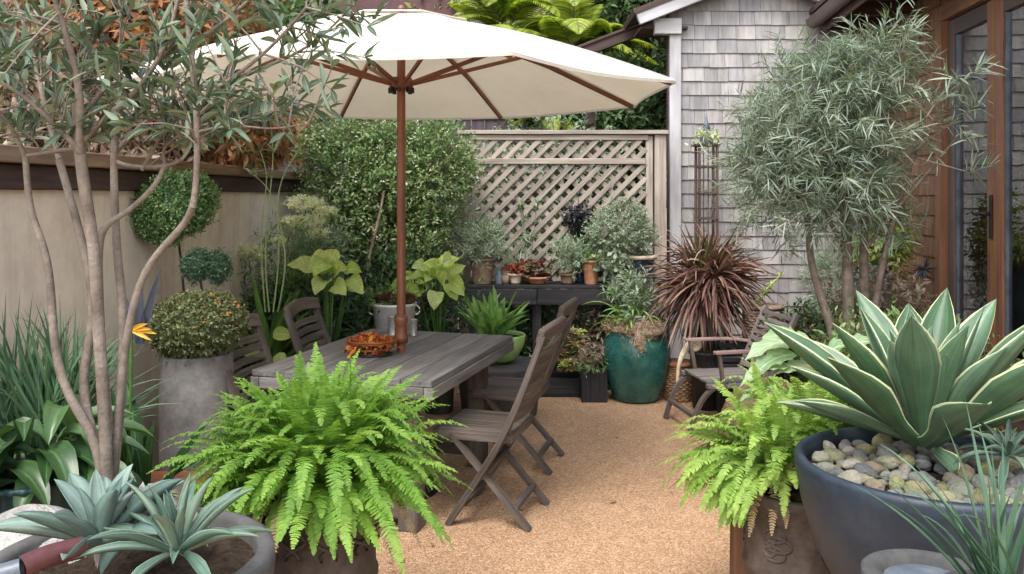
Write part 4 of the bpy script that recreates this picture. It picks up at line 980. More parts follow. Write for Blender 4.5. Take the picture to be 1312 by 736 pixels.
# ------------------------------------------------------------------ back left: hedge, big leaves, sword plants
def upstrips(b, c, n, L, Wd, el, droop, spread=.05, K=10, prof=None, fold=.3, U=(-1, 0, 1), azr=(0, 6.283), ysq=1, **k):
    az = RG.uniform(azr[0], azr[1], n); e = np.radians(RG.uniform(el[0], el[1], n))
    D = np.stack([np.cos(az)*np.cos(e), ysq*np.sin(az)*np.cos(e), np.sin(e)], 1)
    Nn = np.stack([-np.cos(az)*np.sin(e), -np.sin(az)*np.sin(e), np.cos(e)], 1)
    b.strips(A(c)+RG.uniform(-spread, spread, (n, 3))*[1, 1, 0], D, Nn, RG.uniform(L[0], L[1], n), RG.uniform(Wd[0], Wd[1], n), K, prof, RG.uniform(droop[0], droop[1], n), fold, U, **k)
bladep = lambda t: np.interp(t, [0, .2, .6, .9, 1], [.6, .9, 1, .45, .02])
hc = W(500, 300, 7.0)
t = thing('tall_shrub', 'tall loose evergreen shrub with pale flecked leaves between the wall and the lattice', 'shrub', (hc[0], 7.0, 0))
b, TWG = MB(), MB()
bl = [(W(450, 240, 6.9), (.30, .3, .38)), (W(540, 225, 7.0), (.28, .3, .30)), (W(495, 300, 7.0), (.34, .3, .36)), (W(435, 320, 6.9), (.24, .3, .36)), (W(560, 290, 7.15), (.16, .2, .36)), (W(480, 182, 7.1), (.30, .3, .16)), (W(550, 178, 7.1), (.26, .25, .12)), (W(415, 190, 6.9), (.16, .2, .2)), (W(590, 215, 7.2), (.12, .14, .20)), (W(500, 240, 6.85), (.22, .2, .22)), (W(525, 340, 7.0), (.26, .25, .26))]
foliage(b, bl, 6200, 7, .034, .017, .15, .3, .3, .7, TW=TWG, tw_w=.004, seed=11)
b.build('foliage', LM['hedge'], t)
b = MB(); foliage(b, bl, 1000, 6, .028, .014, .15, .4, .6, .7, seed=11); b.build('pale_foliage', LM['creamleaf'], t)
for k in range(5):
    x = hc[0]+(k-2)*.14; TWG.tube([(x*.8+hc[0]*.2, 7.1, 0), (x, 7.05, .7), (x+(k-2)*.08, 7.0, 1.4)], [.022, .016, .008], 7, 1)
TWG.tube([W(470, 350, 6.62), W(475, 320, 6.6), W(486, 280, 6.6), W(492, 245, 6.7)], [.014, .012, .012, .008], 7, 1)
TWG.build('branches', M['bark2'], t)
def bigleaf(name, label, px, py, d, n, L, zpot, azr, droop=(.5, 1.4), mt='hosta', Wf=.74, cat='foliage plant', potm=None, pr=.13, el=(10, 70), stemL=.16):
    c = W(px, py, d); t = thing(name, label, cat, (c[0], c[1], 0))
    pot(t, (c[0], c[1], 0), pr*.8, pr, zpot, potm or M['darkgrey'])
    b, s_ = MB(), MB()
    for k in range(n):
        a = RG.uniform(*azr) if azr else k*2.4; e = R(RG.uniform(el[0], el[1])+10); D = A([math.cos(a)*math.cos(e), math.sin(a)*math.cos(e), math.sin(e)])
        h = A([c[0], c[1], zpot-.02]); l = c-h; top = c+D*A([1, 1, .8])*stemL*RG.uniform(.5, 1.2)
        s_.tube([h, h*.5+top*.5+D*.02, top], [.006, .005, .004], 6, 1, False)
        D2 = nz(A([D[0]*1.3, D[1]*.6-.3, .1+.45*D[2]])+RG.normal(size=3)*.25); LL = RG.uniform(*L)
        b.strips(top, D2, A([-D2[0]*.3, -.75, .75]), LL, LL*Wf, 12, lambda q: np.interp(q, [0, .06, .2, .4, .6, .8, .93, 1], [.25, .72, .98, 1, .82, .5, .2, .01]), RG.uniform(*droop), .18, (-1, -.5, 0, .5, 1), wave=.13)
    s_.build('stems', LM['sword'], t); b.build('leaves', LM[mt], t); return t
bigleaf('hosta', 'plant with huge pale yellow-green veined leaves left of the umbrella pole, behind the table', 420, 370, 5.55, 15, (.14, .21), .45, (0, 6.28), el=(-5, 80), stemL=.19, droop=(.4, 1.8))
bigleaf('big_leaf_plant', 'plant with crinkled lime-yellow leaves right of the umbrella pole, by the black shelf', 562, 372, 6.35, 20, (.14, .22), .42, (0, 6.28), el=(-15, 75), stemL=.22, droop=(.4, 1.8))
# agave like sword plant left of hosta with tall flower stems
c = W(345, 400, 5.3); t = thing('sword_plant', 'dark green sword-leaved plant with tall bare stalks against the end of the tan wall', 'plant', (c[0], c[1], 0))
pot(t, (c[0], c[1], 0), .12, .15, .5, M['darkgrey']); b = MB()
upstrips(b, (c[0], c[1], .50), 26, (.38, .66), (.04, .065), (25, 82), (.1, .9), .05, 12, bladep, .45)
b.build('leaves', LM['sword'], t); b = MB()
for pts in ([(345, 400), (338, 330), (345, 260), (352, 190), (345, 150)], [(350, 400), (360, 320), (352, 240), (378, 200), (400, 168)], [(340, 400), (334, 330), (336, 270), (345, 225), (332, 190)], [(356, 400), (370, 330), (355, 270), (345, 240), (322, 222)]):
    b.tube([W(x, y, 5.3) for x, y in pts], [.006, .005, .004, .003, .002], 7, 2, False)
b.build('stalks', LM['birdsnest'], t)
b = MB()
for p in [(345, 158), (352, 196), (345, 228), (378, 205), (398, 172), (332, 196), (322, 224)]:
    upstrips(b, W(p[0], p[1], 5.3), 4, (.06, .12), (.022, .035), (10, 70), (.1, .8), .004, 7)
b.build('stalk_leaves', LM['silver'], t)
c = W(350, 300, 5.9); t = thing('umbel_plant', 'airy plant with flat lacy cream-white flower heads near the end of the tan wall', 'flowering plant', (c[0], c[1], 0))
b, s_ = MB(), MB()
for (x, y, r) in ((392, 262, .13), (402, 285, .10), (380, 285, .09), (318, 322, .11), (330, 330, .08), (408, 300, .07), (300, 320, .05), (360, 310, .06), (418, 272, .07)):
    p = W(x, y, 5.9); s_.tube([A([c[0], c[1], .1]), A([(c[0]+p[0])/2, 5.9, (p[2])*.55]), p-[0, 0, .03]], [.006, .005, .003], 6, 2, False)
    foliage(b, [(p, (r, r, r*.38))], int(2600*r), 4, .015, .009, .02, .8, .5, .3)
b.build('flower_heads', LM['white'], t); s_.build('stems', LM['sword'], t)
b = MB(); foliage(b, [(W(385, 330, 5.9), (.25, .2, .25)), (W(350, 400, 5.95), (.35, .2, .4))], 420, 6, .05, .012, .12, .3, .3, .3); b.build('foliage', LM['hedge'], t)
# undergrowth at the foot of wall
def bushy(name, label, px, py, d, r, n, k, L, Wd, mt, cat='shrub', sd=1, g=None, zb=0, **kw):
    c = W(px, py, d); t = thing(name, label, cat, (c[0], c[1], zb), g)
    b, T_ = MB(), MB(); foliage(b, [(c, r)], n, k, L, Wd, TW=T_, seed=sd, **kw); b.build('foliage', LM[mt], t)
    for q in range(4):
        a = q*1.6; T_.tube([(c[0]+.03*math.cos(a), c[1]+.03*math.sin(a), zb), (c[0]+r[0]*.3*math.cos(a), c[1]+r[1]*.3*math.sin(a), c[2]-.1*r[2]), (c[0]+r[0]*.6*math.cos(a), c[1]+r[1]*.6*math.sin(a), c[2]+.3*r[2])], [.008, .006, .003], 6, 1, False)
    T_.build('branches', M['bark2'], t); return t
bushy('low_shrub', 'dark leafy undergrowth below the yellow-green leaves, behind the table', 430, 430, 6.0, (.42, .3, .34), 800, 7, .05, .02, 'broad', sd=3)
bushy('low_shrub', 'dark leafy shrub at the wall foot behind the sword-leaved plant', 360, 440, 6.0, (.34, .3, .42), 800, 7, .05, .02, 'broad', sd=4)
bushy('low_shrub', 'dark green shrub in shade under the tall flecked shrub, behind the white bucket', 500, 400, 6.7, (.55, .3, .42), 1500, 7, .045, .02, 'broad', sd=5)
bushy('low_shrub', 'silvery young shrub in front of the tan wall end, below the lacy white flowers', 405, 335, 6.3, (.16, .2, .22), 260, 7, .05, .012, 'silver', sd=6)
b = MB(); b.strips(A([W(350, 430, 4.95), W(362, 452, 4.9), W(330, 455, 4.85)]), A([[.6, -.2, .2], [-.1, -.3, -.6], [-.3, -.5, .5]]), A([0, -.8, .5]), .13, .09, 8, None, .6, .2)
c = W(345, 445, 4.95); t = thing('yellow_leaf_plant', 'few broad pale yellow leaves beside the wall-side folding chairs', 'plant', (c[0], c[1], 0)); b.build('leaves', LM['hosta'], t)
MB().tube([(c[0], c[1], 0), (c[0]+.02, c[1], .4), c], [.008, .007, .005], 6, 1).build('stem', LM['sword'], t)

# ---- white bucket with red plants
c = W(505, 425, 5.85); t = thing('white_bucket', 'white enamel bucket planted with dark red succulents, right behind the table', 'planted bucket', (c[0], c[1], 0))
MB().lathe([(.001, 0), (.2, 0), (.2, .60), (.001, .60)], (c[0], c[1], 0), 28).build('stand', M['black'], t)
zb = .605; zt_ = 1.6-138/F*5.85
MB().lathe([(.001, zb), (.125, zb), (.145, zt_-.02), (.153, zt_-.018), (.155, zt_-.005), (.15, zt_), (.142, zt_), (.135, zt_-.05)], (c[0], c[1], 0), 40).build('pot', M['whitepot'], t)
for sg in (-1, 1):
    a = [math.pi*k/8 for k in range(9)]
    MB().tube([(c[0]+sg*.15+sg*.03*math.sin(x)-sg*.005, c[1], zt_-.05-.03*math.cos(x)) for x in a], [.005]*9, 6, 0).build('handle', M['whitepot'], t)
MB().disc(.138, (c[0], c[1], zt_-.03), 24, .004).build('soil', M['soil'], t)
b = MB()
for k in range(16): rosette(b, (c[0]+RG.uniform(-.12, .12), c[1]+RG.uniform(-.1, .1), zt_-.01+RG.uniform(0, .05)), 14, .06, .02, 85, 10, .2, 5)
b.build('succulents', LM['darkred'], t)
b = MB(); foliage(b, [((c[0]-.02, c[1], zt_+.03), (.17, .13, .05))], 90, 6, .03, .012, .05, .3, .5, .2); b.build('foliage', LM['sword'], t)
for (px, h, r, lab) in ((503, .12, .030, 'taller dull tin can on the far edge of the table beside the umbrella pole'), (530, .10, .022, 'smaller dull tin can on the far edge of the table right of the umbrella pole')):
    c = W(px, 428, 5.16); t = thing('tin_can', lab, 'tin can', (c[0], c[1], .753))
    MB().lathe([(.001, .753), (r, .753), (r, .757), (r*.97, .76), (r*.97, .753+h-.006), (r, .753+h-.004), (r, .753+h), (r*.9, .753+h), (r*.88, .753+h-.01), (.001, .753+h-.01)], (c[0], c[1], 0), 24).build('can', M['tin'], t)
# wire bowl on the table
c = W(476, 452, 4.55); c[2] = .752
t = thing('autumn_bowl', 'oval rusty wire bowl filled with red and orange autumn leaves on the table', 'bowl', c)
b = MB()
for k in range(26):
    a = k*2*math.pi/26; b.tube([c+A([math.cos(a)*q*.125, math.sin(a)*q*.10, z]) for q, z in ((.35, .012), (.62, .012), (.86, .035), (.98, .065), (1.04, .075))], [.003]*5, 5, 1, False)
for q, z in ((.62, .012), (.86, .035), (1.0, .068), (1.04, .077)):
    b.tube([c+A([math.cos(a)*q*.125, math.sin(a)*q*.10, z]) for a in np.linspace(0, 6.283, 37)], [.0035 if q < 1 else .005]*37, 6, 0, False)
b.build('bowl', M['rust'], t)
MB().lathe([(.001, .004), (.09, .004), (.095, .008), (.09, .012), (.001, .012)], c, 28, sx=1.2, sy=.95).build('base', M['darkmetal'], t)
b = MB()
for _ in range(2): foliage(b, [(c+[0, 0, .045], (.105, .085, .022))], 150, 4, .034, .02, .03, .4, .1, .2)
b.build('leaves', LM['autumn'], t)

# ---- bird's nest plant in lime bowl on dark planter
c = W(640, 470, 6.2); t = thing('lime_bowl_plant', 'fresh green sword-leaved plant in a glossy lime green bowl behind the table corner', 'potted plant', (c[0], c[1], 0))
zt_ = 1.6-178/F*6.2
MB().lathe([(.001, zt_-.2), (.08, zt_-.2), (.13, zt_-.17), (.175, zt_-.08), (.19, zt_-.01), (.185, zt_), (.17, zt_-.01), (.165, zt_-.05)], (c[0], c[1], 0), 40).build('pot', M['lime'], t)
MB().disc(.17, (c[0], c[1], zt_-.03), 24, .004).build('soil', M['soil'], t)
b = MB(); upstrips(b, (c[0]-.06, c[1], zt_-.03), 60, (.22, .40), (.035, .055), (30, 85), (.05, .5), .08, 9, lambda q: np.interp(q, [0, .3, .7, .9, 1], [.45, .8, 1, .7, .02]), .3); b.build('leaves', LM['birdsnest'], t)
t = thing('trough_planter', 'wide round dark grey planter on the gravel under the lime green bowl', 'planter', (c[0], c[1], 0))
MB().lathe([(.001, 0), (.24, 0), (.27, .03), (.31, zt_-.225), (.305, zt_-.21), (.001, zt_-.21)], (c[0], c[1], 0), 48).build('planter', M['darkgrey'], t)

# ---- black bench shelf with its pots
bz = H-(366-HY)/F*7.0; bx0, bx1 = W(598, 366, 7.0)[0], W(790, 366, 7.0)[0]
t = thing('plant_bench', 'long low black timber bench holding a row of pots in front of the lattice', 'bench', ((bx0+bx1)/2, 7.15, 0))
xm = W(688, 0, 7)[0]
b = MB()
for k in range(4): b.box((bx1-bx0, .088, .028), ((bx0+bx1)/2, 7.05+k*.092, bz-.014))
b.build('top', M['black'], t, .003)
for xa, xb in ((bx0, xm-.003), (xm+.003, bx1)): MB().box((xb-xa, .03, .125), ((xa+xb)/2, 6.99, bz-.094), None, .001).build('front_board', M['black'], t, .004)
for x in (bx0+.05, xm, bx1-.05):
    for y in (7.07, 7.32): MB().box((.07, .07, bz-.03), (x, y, (bz-.03)/2)).build('leg', M['black'], t, .004)
GB = 'pots lined up on the black bench'
def P_(px, d=7.1): return W(px, 366, d)[0]
def potted(name, label, px, r0, r1, h, mt, d=7.13, zb=None, **k):
    x = P_(px, d); zb = bz if zb is None else zb
    t = thing(name, label, 'potted plant', (x, d, zb), GB); pot(t, (x, d, zb+.001), r0, r1, h, mt, **k); return t, A([x, d, zb+h])
t, p = potted('potted_herb', 'wide brown stoneware pot with feathery grey-green herb, leftmost on the black bench', 618, .075, .10, .21, M['browncer'])
b = MB(); foliage(b, [(p+[0, 0, .12], (.19, .15, .14))], 480, 9, .05, .006, .12, .8, .3, .2, seed=7); b.build('foliage', LM['silver'], t)
t, p = potted('potted_flowers', 'small cream pot with bright red leaves second from the left on the bench', 660, .04, .055, .09, M['cream'], 7.10)
b = MB()
for k in range(9): rosette(b, p+A([RG.uniform(-.07, .07), RG.uniform(-.04, .04), RG.uniform(0, .06)]), 12, .07, .022, 85, -10, .4, 6)
b.build('red_leaves', LM['red'], t); b = MB(); upstrips(b, p, 34, (.15, .30), (.010, .018), (40, 88), (.1, .9), .05, 8, bladep); b.build('leaves', LM['silver'], t)
x = P_(640, 7.08); t = thing('glass_bottle', 'small green-grey bottle beside the leftmost brown pot on the bench', 'bottle', (x, 7.08, bz))
MB().lathe([(.001, bz), (.03, bz), (.033, bz+.01), (.033, bz+.07), (.015, bz+.1), (.013, bz+.13), (.016, bz+.135), (.001, bz+.135)], (x, 7.08, 0), 20).build('bottle', M['bluerim'], t)
x = P_(648, 7.04); t = thing('clay_cup', 'tiny brown cup left of the cream pot on the bench', 'cup', (x, 7.04, bz))
MB().lathe([(.001, bz), (.024, bz), (.03, bz+.075), (.026, bz+.075), (.02, bz+.01)], (x, 7.04, 0), 20).build('cup', M['browncer'], t)
t, p = potted('potted_succulent', 'low pot of dark red succulents in the middle of the bench', 688, .06, .085, .06, M['terracotta'], 7.12)
b = MB()
for k in range(34): rosette(b, p+A([RG.uniform(-.16, .16), RG.uniform(-.08, .06), RG.uniform(-.01, .13)]), 12, .04, .018, 85, -5, .2, 4)
b.build('rosettes', LM['darkred'], t); b = MB()
for k in range(14): rosette(b, p+A([RG.uniform(-.14, .14), RG.uniform(-.09, .05), RG.uniform(0, .10)]), 12, .035, .018, 85, -5, .2, 4)
b.build('pale_rosettes', LM['pinkmix'], t)
t, p = potted('potted_sprout', 'thin tall pale green sprout against the lattice behind the dark red succulents', 676, .05, .06, .10, M['browncer'], 7.28)
b = MB()
for k in range(7):
    q = p+A([RG.uniform(-.02, .02), 0, 0]); e = q+A([RG.uniform(-.09, .09), 0, RG.uniform(.35, .58)]); b.tube([q, (q+e)/2+[.01, 0, 0], e], [.005, .004, .003], 6, 1, False)
    upstrips(b, e, 9, (.05, .10), (.010, .016), (-10, 80), (.1, .9), .01, 6)
    upstrips(b, (q+e)/2, 7, (.05, .09), (.010, .016), (-10, 60), (.1, .9), .02, 6)
b.build('leaves', LM['silver'], t)
t, p = potted('potted_shrub', 'small light brown pot with a fine-leaved green shrub right of the bench middle', 727, .045, .06, .09, M['browncer'], 7.1)
b = MB(); foliage(b, [(p+[0, 0, .13], (.13, .11, .14))], 330, 8, .035, .007, .09, .8, .3, .2, seed=8); b.build('foliage', LM['silver'], t)
t, p = potted('potted_succulent', 'square-shouldered terracotta pot with a green succulent, right part of the bench', 757, .052, .066, .20, M['terracotta'], 7.08)
b = MB(); upstrips(b, p, 26, (.06, .15), (.012, .02), (10, 88), (.05, .6), .04, 7); rosette(b, p+[.02, -.03, .01], 12, .06, .022, 85, 0, .2, 5); b.build('leaves', LM['birdsnest'], t)
MB().tube([p+[-.03, -.02, 0], p+[-.03, -.03, .10], p+[.01, -.03, .15]], [.005]*3, 6, 1, False).build('stem', LM['sword'], t)
t, p = potted('potted_shrub', 'small dark pot with upright green shoots between the light brown and terracotta pots', 743, .04, .055, .10, M['navy'], 7.22)
b = MB(); upstrips(b, p, 46, (.12, .34), (.012, .02), (45, 88), (.1, .6), .05, 8, bladep); b.build('leaves', LM['sword'], t)
x = P_(742, 7.40); t = thing('hanging_pot', 'black pot of shrivelled dark plants hung on the lattice', 'hanging pot', (x, 7.40, 0))
c = W(742, 292, 7.40); MB().lathe([(.001, c[2]-.07), (.06, c[2]-.07), (.085, c[2]+.03), (.09, c[2]+.035), (.08, c[2]+.035)], (c[0], 7.38, 0), 28).build('pot', M['blackplastic'], t)
b = MB(); foliage(b, [((c[0], 7.37, c[2]+.09), (.12, .08, .08))], 130, 5, .05, .02, .05, .2, .3, .3, hang=.5); b.build('foliage', M['blackplastic'], t)
MB().tube([(c[0], 7.44, c[2]+.02), (c[0], 7.46, c[2]+.25)], [.003, .003], 6).build('hook', M['darkmetal'], t)
t, p = potted('potted_topiary', 'navy blue glazed pot with cream rim at the right end beside the lattice post', 818, .11, .135, .30, M['navy'], 7.15, zb=.80)
MB().lathe([(.135, p[2]-.03), (.155, p[2]-.03), (.157, p[2]), (.13, p[2]+.003), (.125, p[2]-.01)], (p[0], p[1], 0), 36).build('rim', M['cream'], t)
MB().box((.32, .32, .798), (p[0], p[1], .399)).build('stand', M['black'], t, .006)
b, T_ = MB(), MB(); foliage(b, [(p+[-.17, -.03, .22], (.24, .2, .20)), (p+[.0, 0, .12], (.14, .14, .10))], 950, 8, .024, .012, .07, .5, .72, .15, TW=T_, seed=9)
T_.tube([p+[0, 0, -.05], p+[-.04, 0, .05], p+[-.17, -.03, .2]], [.012, .01, .006], 7, 1); b.build('foliage', LM['silver'], t); T_.build('branches', M['bark2'], t)
c = W(785, 330, 6.98); t = thing('trailing_plant', 'dusty round-leaved plant trailing over the right end of the black bench', 'trailing plant', (c[0], c[1], bz), )
b = MB(); foliage(b, [(c, (.10, .08, .12)), (c+[.05, -.02, -.15], (.07, .05, .1))], 120, 5, .045, .036, .07, -.2, .2, .3, hang=.3); b.build('foliage', LM['silver'], t)
pot(t, (c[0]+.01, 7.08, bz+.001), .05, .07, .12, M['navy'])
# below bench
t = thing('black_trough', 'long black timber trough on the gravel under the bench, planted with succulents', 'planter', (0, 6.9, 0))
x0, x1 = W(672, 0, 6.85)[0], W(748, 0, 6.85)[0]
for s_, q in (((x1-x0, .025, .15), ((x0+x1)/2, 6.80, .075)), ((x1-x0, .025, .15), ((x0+x1)/2, 7.02, .075)), ((.025, .19, .148), (x0+.013, 6.91, .075)), ((.025, .19, .148), (x1-.013, 6.91, .075))): MB().box(s_, q).build('board', M['black'], t, .004)
MB().box((x1-x0-.06, .18, .10), ((x0+x1)/2, 6.91, .065)).build('soil', M['soil'], t)
def rosettes(name, label, px, py, d, w_, h_, n, mt, L=.05):
    c = W(px, py, d); t = thing(name, label, 'succulents', (c[0], c[1], 0)); b = MB(); m2 = MB()
    for k in range(n): rosette(b if k % 4 else m2, c+A([RG.uniform(-w_, w_), RG.uniform(-.08, .08), RG.uniform(-h_, h_)]), 14, L*RG.uniform(.7, 1.2), L*.4, 85, -10, .2, 5)
    b.build('rosettes', LM[mt], t); m2.build('green_rosettes', LM['hosta'], t); return t
rosettes('succulent_clump', 'pinkish cream succulent rosettes in the black trough', 722, 444, 6.86, .15, .12, 55, 'pinkmix')
rosettes('succulent_clump', 'succulent rosettes with yellow-green edges just right of the folding chair tops', 735, 468, 6.78, .09, .035, 40, 'pinkmix', .045)
t = thing('black_box_planter', 'upright black timber box planter standing left of the teal pot', 'planter', (W(760, 0, 6.7)[0], 6.7, 0))
x = W(760, 0, 6.72)[0]
for s_, q in (((.20, .02, .26), (x, 6.62, .13)), ((.20, .02, .26), (x, 6.80, .13)), ((.02, .158, .258), (x-.09, 6.71, .13)), ((.02, .158, .258), (x+.09, 6.71, .13))): MB().box(s_, q).build('board', M['black'], t, .004)
MB().box((.158, .156, .22), (x, 6.71, .11)).build('soil', M['moss'], t)
b = MB(); foliage(b, [((x, 6.70, .27), (.11, .09, .05))], 100, 5, .04, .012, .06, .1, .3, .3, hang=.4); b.build('foliage', LM['hedge'], t)
b = MB(); foliage(b, [((x+.02, 6.72, .32), (.15, .09, .07))], 130, 5, .04, .012, .06, .3, .3, .3); b.build('dry_foliage', LM['mauve'], t)
bushy('shade_plant', 'dark leafy plants growing in the shade beneath the black bench', 700, 430, 7.3, (.62, .12, .22), 700, 7, .05, .022, 'broad', sd=12)
bushy('dry_shrub', 'dry mauve-brown low shrub beneath the right end of the bench', 745, 425, 7.25, (.25, .1, .16), 260, 6, .05, .02, 'mauve', sd=13)

# ---- teal pot
c = W(815, 503, 6.72); t = thing('teal_pot', 'large ribbed teal glazed pot with leafy plant and moss, before the lattice post', 'potted plant', (c[0], c[1], 0))
h = .53; pr = [(.001, 0), (.155, 0), (.17, .012), (.19, .05), (.225, .14), (.255, .25), (.266, .34), (.262, .42), (.24, .485), (.21, .515), (.215, .525), (.21, h), (.19, h), (.18, h-.03)]
pp = smooth(pr[2:10], 3); pp = [(r_+.0035*(k % 2), z) for k, (r_, z) in enumerate(np.c_[pp])]
MB().lathe(pr[:2]+pp+pr[10:], (c[0], c[1], 0), 120, ribs=60, rd=.004).build('pot', M['teal'], t)
b = MB(); core(b, (c[0], c[1], h+.03), (.205, .2, .085), .35, 8); core(b, (c[0]-.02, c[1]-.2, h-.05), (.07, .05, .12), .4, 9); core(b, (c[0]+.08, c[1]-.18, h-.01), (.08, .06, .06), .4, 19); b.build('moss', M['moss'], t)
b = MB(); foliage(b, [((c[0], c[1], h+.05), (.22, .21, .08)), ((c[0]-.02, c[1]-.2, h-.05), (.08, .06, .13))], 420, 5, .035, .006, .04, .1, .85, .25, hang=.4); b.build('dry_moss_threads', LM['tan'], t)
b = MB(); upstrips(b, (c[0]-.02, c[1], h+.05), 60, (.2, .46), (.018, .034), (20, 88), (.3, 1.6), .06, 10, bladep, .3); b.build('leaves', LM['birdsnest'], t)
b = MB(); foliage(b, [((c[0]+.0, c[1], h+.24), (.15, .14, .17))], 150, 8, .06, .016, .12, .6, .3, .2); b.build('foliage', LM['silver'], t)

# ---- cordyline
c = W(905, 365, 6.6); t = thing('cordyline', 'spiky dark red cordyline with a shaggy dark trunk in front of the grey shingles', 'cordyline', (c[0], 6.6, 0))
MB().tube([(c[0]+.01, 6.6, 0), (c[0]+.0, 6.6, .5), (c[0], 6.6, c[2])], [.10, .085, .06], 14, 2).build('trunk', M['darkbark'], t)
b = MB(); n = 620; D = rdir(n); D[:, 2] = D[:, 2]*.9+.22; D = nz(D)
b.strips(A(c)+D*.05+A([[-.07, 0, -.04], [.06, -.05, .05], [0, .05, 0]])[RG.integers(0, 3, n)], D, nz(rdir(n)*.3+A([0, 0, 1])), RG.uniform(.22, .56, n), RG.uniform(.014, .026, n), 10, bladep, RG.uniform(.05, 1.5, n), .5, twist=RG.normal(size=n)*.5); b.build('leaves', LM['cordyline'], t)
b = MB(); upstrips(b, c+[0, 0, .03], 60, (.3, .46), (.014, .022), (45, 88), (0, .3), .03, 7, bladep, .5); b.build('young_leaves', LM['cordygreen'], t)
b = MB(); upstrips(b, c-[0, 0, .03], 130, (.3, .55), (.012, .022), (-85, -30), (.2, 1.5), .04, 7, bladep, .5); b.build('dead_leaves', LM['mauve'], t)

# ---- obelisk by the grey wall
c = W(905, 290, 7.35); t = thing('garden_obelisk', 'narrow rusty brown lattice obelisk with a verdigris finial against the grey shingles', 'obelisk', (c[0], c[1], 0))
zt_ = 1.6+62/F*7.35
for sx_, sy_ in ((-1, -1), (1, -1), (1, 1), (-1, 1)): MB().box((.022, .022, zt_), (c[0]+sx_*.075, c[1]+sy_*.07, zt_/2)).build('leg', M['obelisk'], t, .002)
for z in np.arange(.3, zt_-.05, .22):
    for sy_ in (-1, 1): MB().box((.17, .012, .018), (c[0], c[1]+sy_*.083, z)).build('rung', M['obelisk'], t)
for x in (-.04, 0, .04): MB().box((.008, .01, zt_), (c[0]+x, c[1]-.07, zt_/2)).build('slat', M['obelisk'], t)
MB().box((.20, .19, .02), (c[0], c[1], zt_+.011)).build('top_plate', M['obelisk'], t, .003)
MB().lathe([(.001, zt_+.02), (.05, zt_+.02), (.06, zt_+.05), (.035, zt_+.08), (.025, zt_+.12), (.035, zt_+.15), (.015, zt_+.21), (.004, zt_+.28), (.001, zt_+.29)], (c[0], c[1], 0), 24).build('finial', M['bluerim'], t)
b = MB(); foliage(b, [((c[0], c[1]-.04, zt_+.06), (.11, .08, .05))], 60, 5, .04, .02, .05, .3, .4, .3); b.build('pale_moss', LM['creamleaf'], t)

# ---- wicker basket, black pots, driftwood
c = W(870, 506, 6.72); t = thing('wicker_basket', 'small round coarse wicker basket with a flat brown lid right of the teal pot', 'basket', (c[0], c[1], 0))
b = MB()
for k in range(15):
    z = .012+k*.0175; r_ = .105+.012*math.sin(k/15*3.14)
    b.tube([(c[0]+(r_+.005*math.sin(a*14+k*3.14))*math.cos(a), c[1]+(r_+.005*math.sin(a*14+k*3.14))*math.sin(a), z+.002*math.sin(a*3+k)) for a in np.linspace(0, 6.2832, 85)], [.0105]*85, 6, 0, False)
b.build('weave', M['wicker'], t)
MB().lathe([(.001, .272), (.12, .272), (.126, .285), (.12, .30), (.06, .306), (.001, .306)], (c[0], c[1], 0), 32, lump=.01).build('lid', M['terracotta'], t)
c = W(905, 500, 6.45); t = thing('ribbed_pot', 'black ribbed pot half hidden behind the low slatted chair', 'pot', (c[0], c[1], 0))
MB().lathe([(.001, 0), (.10, 0), (.115, .3), (.12, .40), (.128, .41), (.128, .43), (.11, .43), (.10, .40)], (c[0], c[1], 0), 96, ribs=24, rd=.02).build('pot', M['blackplastic'], t)
c = W(893, 455, 6.33); t = thing('driftwood_piece', 'pale curled piece of driftwood leaning on the black ribbed pot', 'driftwood', (c[0], c[1], 0))
b = MB(); p0 = [W(868, 500, 6.25), W(868, 468, 6.28), W(878, 446, 6.28), W(890, 436, 6.28), W(897, 446, 6.28)]; b.tube(p0, [.010, .014, .024, .032, .02], 12, 2); core(b, W(892, 444, 6.27), (.035, .03, .04), .35, 6); b.build('wood', M['beige'], t)
c = W(938, 470, 6.4); t = thing('black_crate', 'small black openwork crate behind the low slatted chair', 'crate', (c[0], c[1], 0))
zc = c[2]
for k in range(4):
    for yy in (-.10, .10): MB().box((.24, .012, .035), (c[0], c[1]+yy, zc+.02+k*.052)).build('slat', M['blackplastic'], t, .003)
    for xx in (-.115, .115): MB().box((.012, .186, .035), (c[0]+xx, c[1], zc+.02+k*.052)).build('slat', M['blackplastic'], t, .003)
for xx in (-.10, .10):
    for yy in (-.085, .085): MB().box((.02, .02, .20), (c[0]+xx, c[1]+yy, zc+.098)).build('corner_post', M['blackplastic'], t)
MB().box((.24, .22, .012), (c[0], c[1], zc-.004)).build('floor', M['blackplastic'], t); 
t2 = thing('brick_stand', 'square dark block that the black openwork crate stands on', 'block', (c[0], c[1], 0)); MB().box((.26, .24, zc-.012), (c[0], c[1], (zc-.012)/2)).build('block', M['black'], t2, .008)

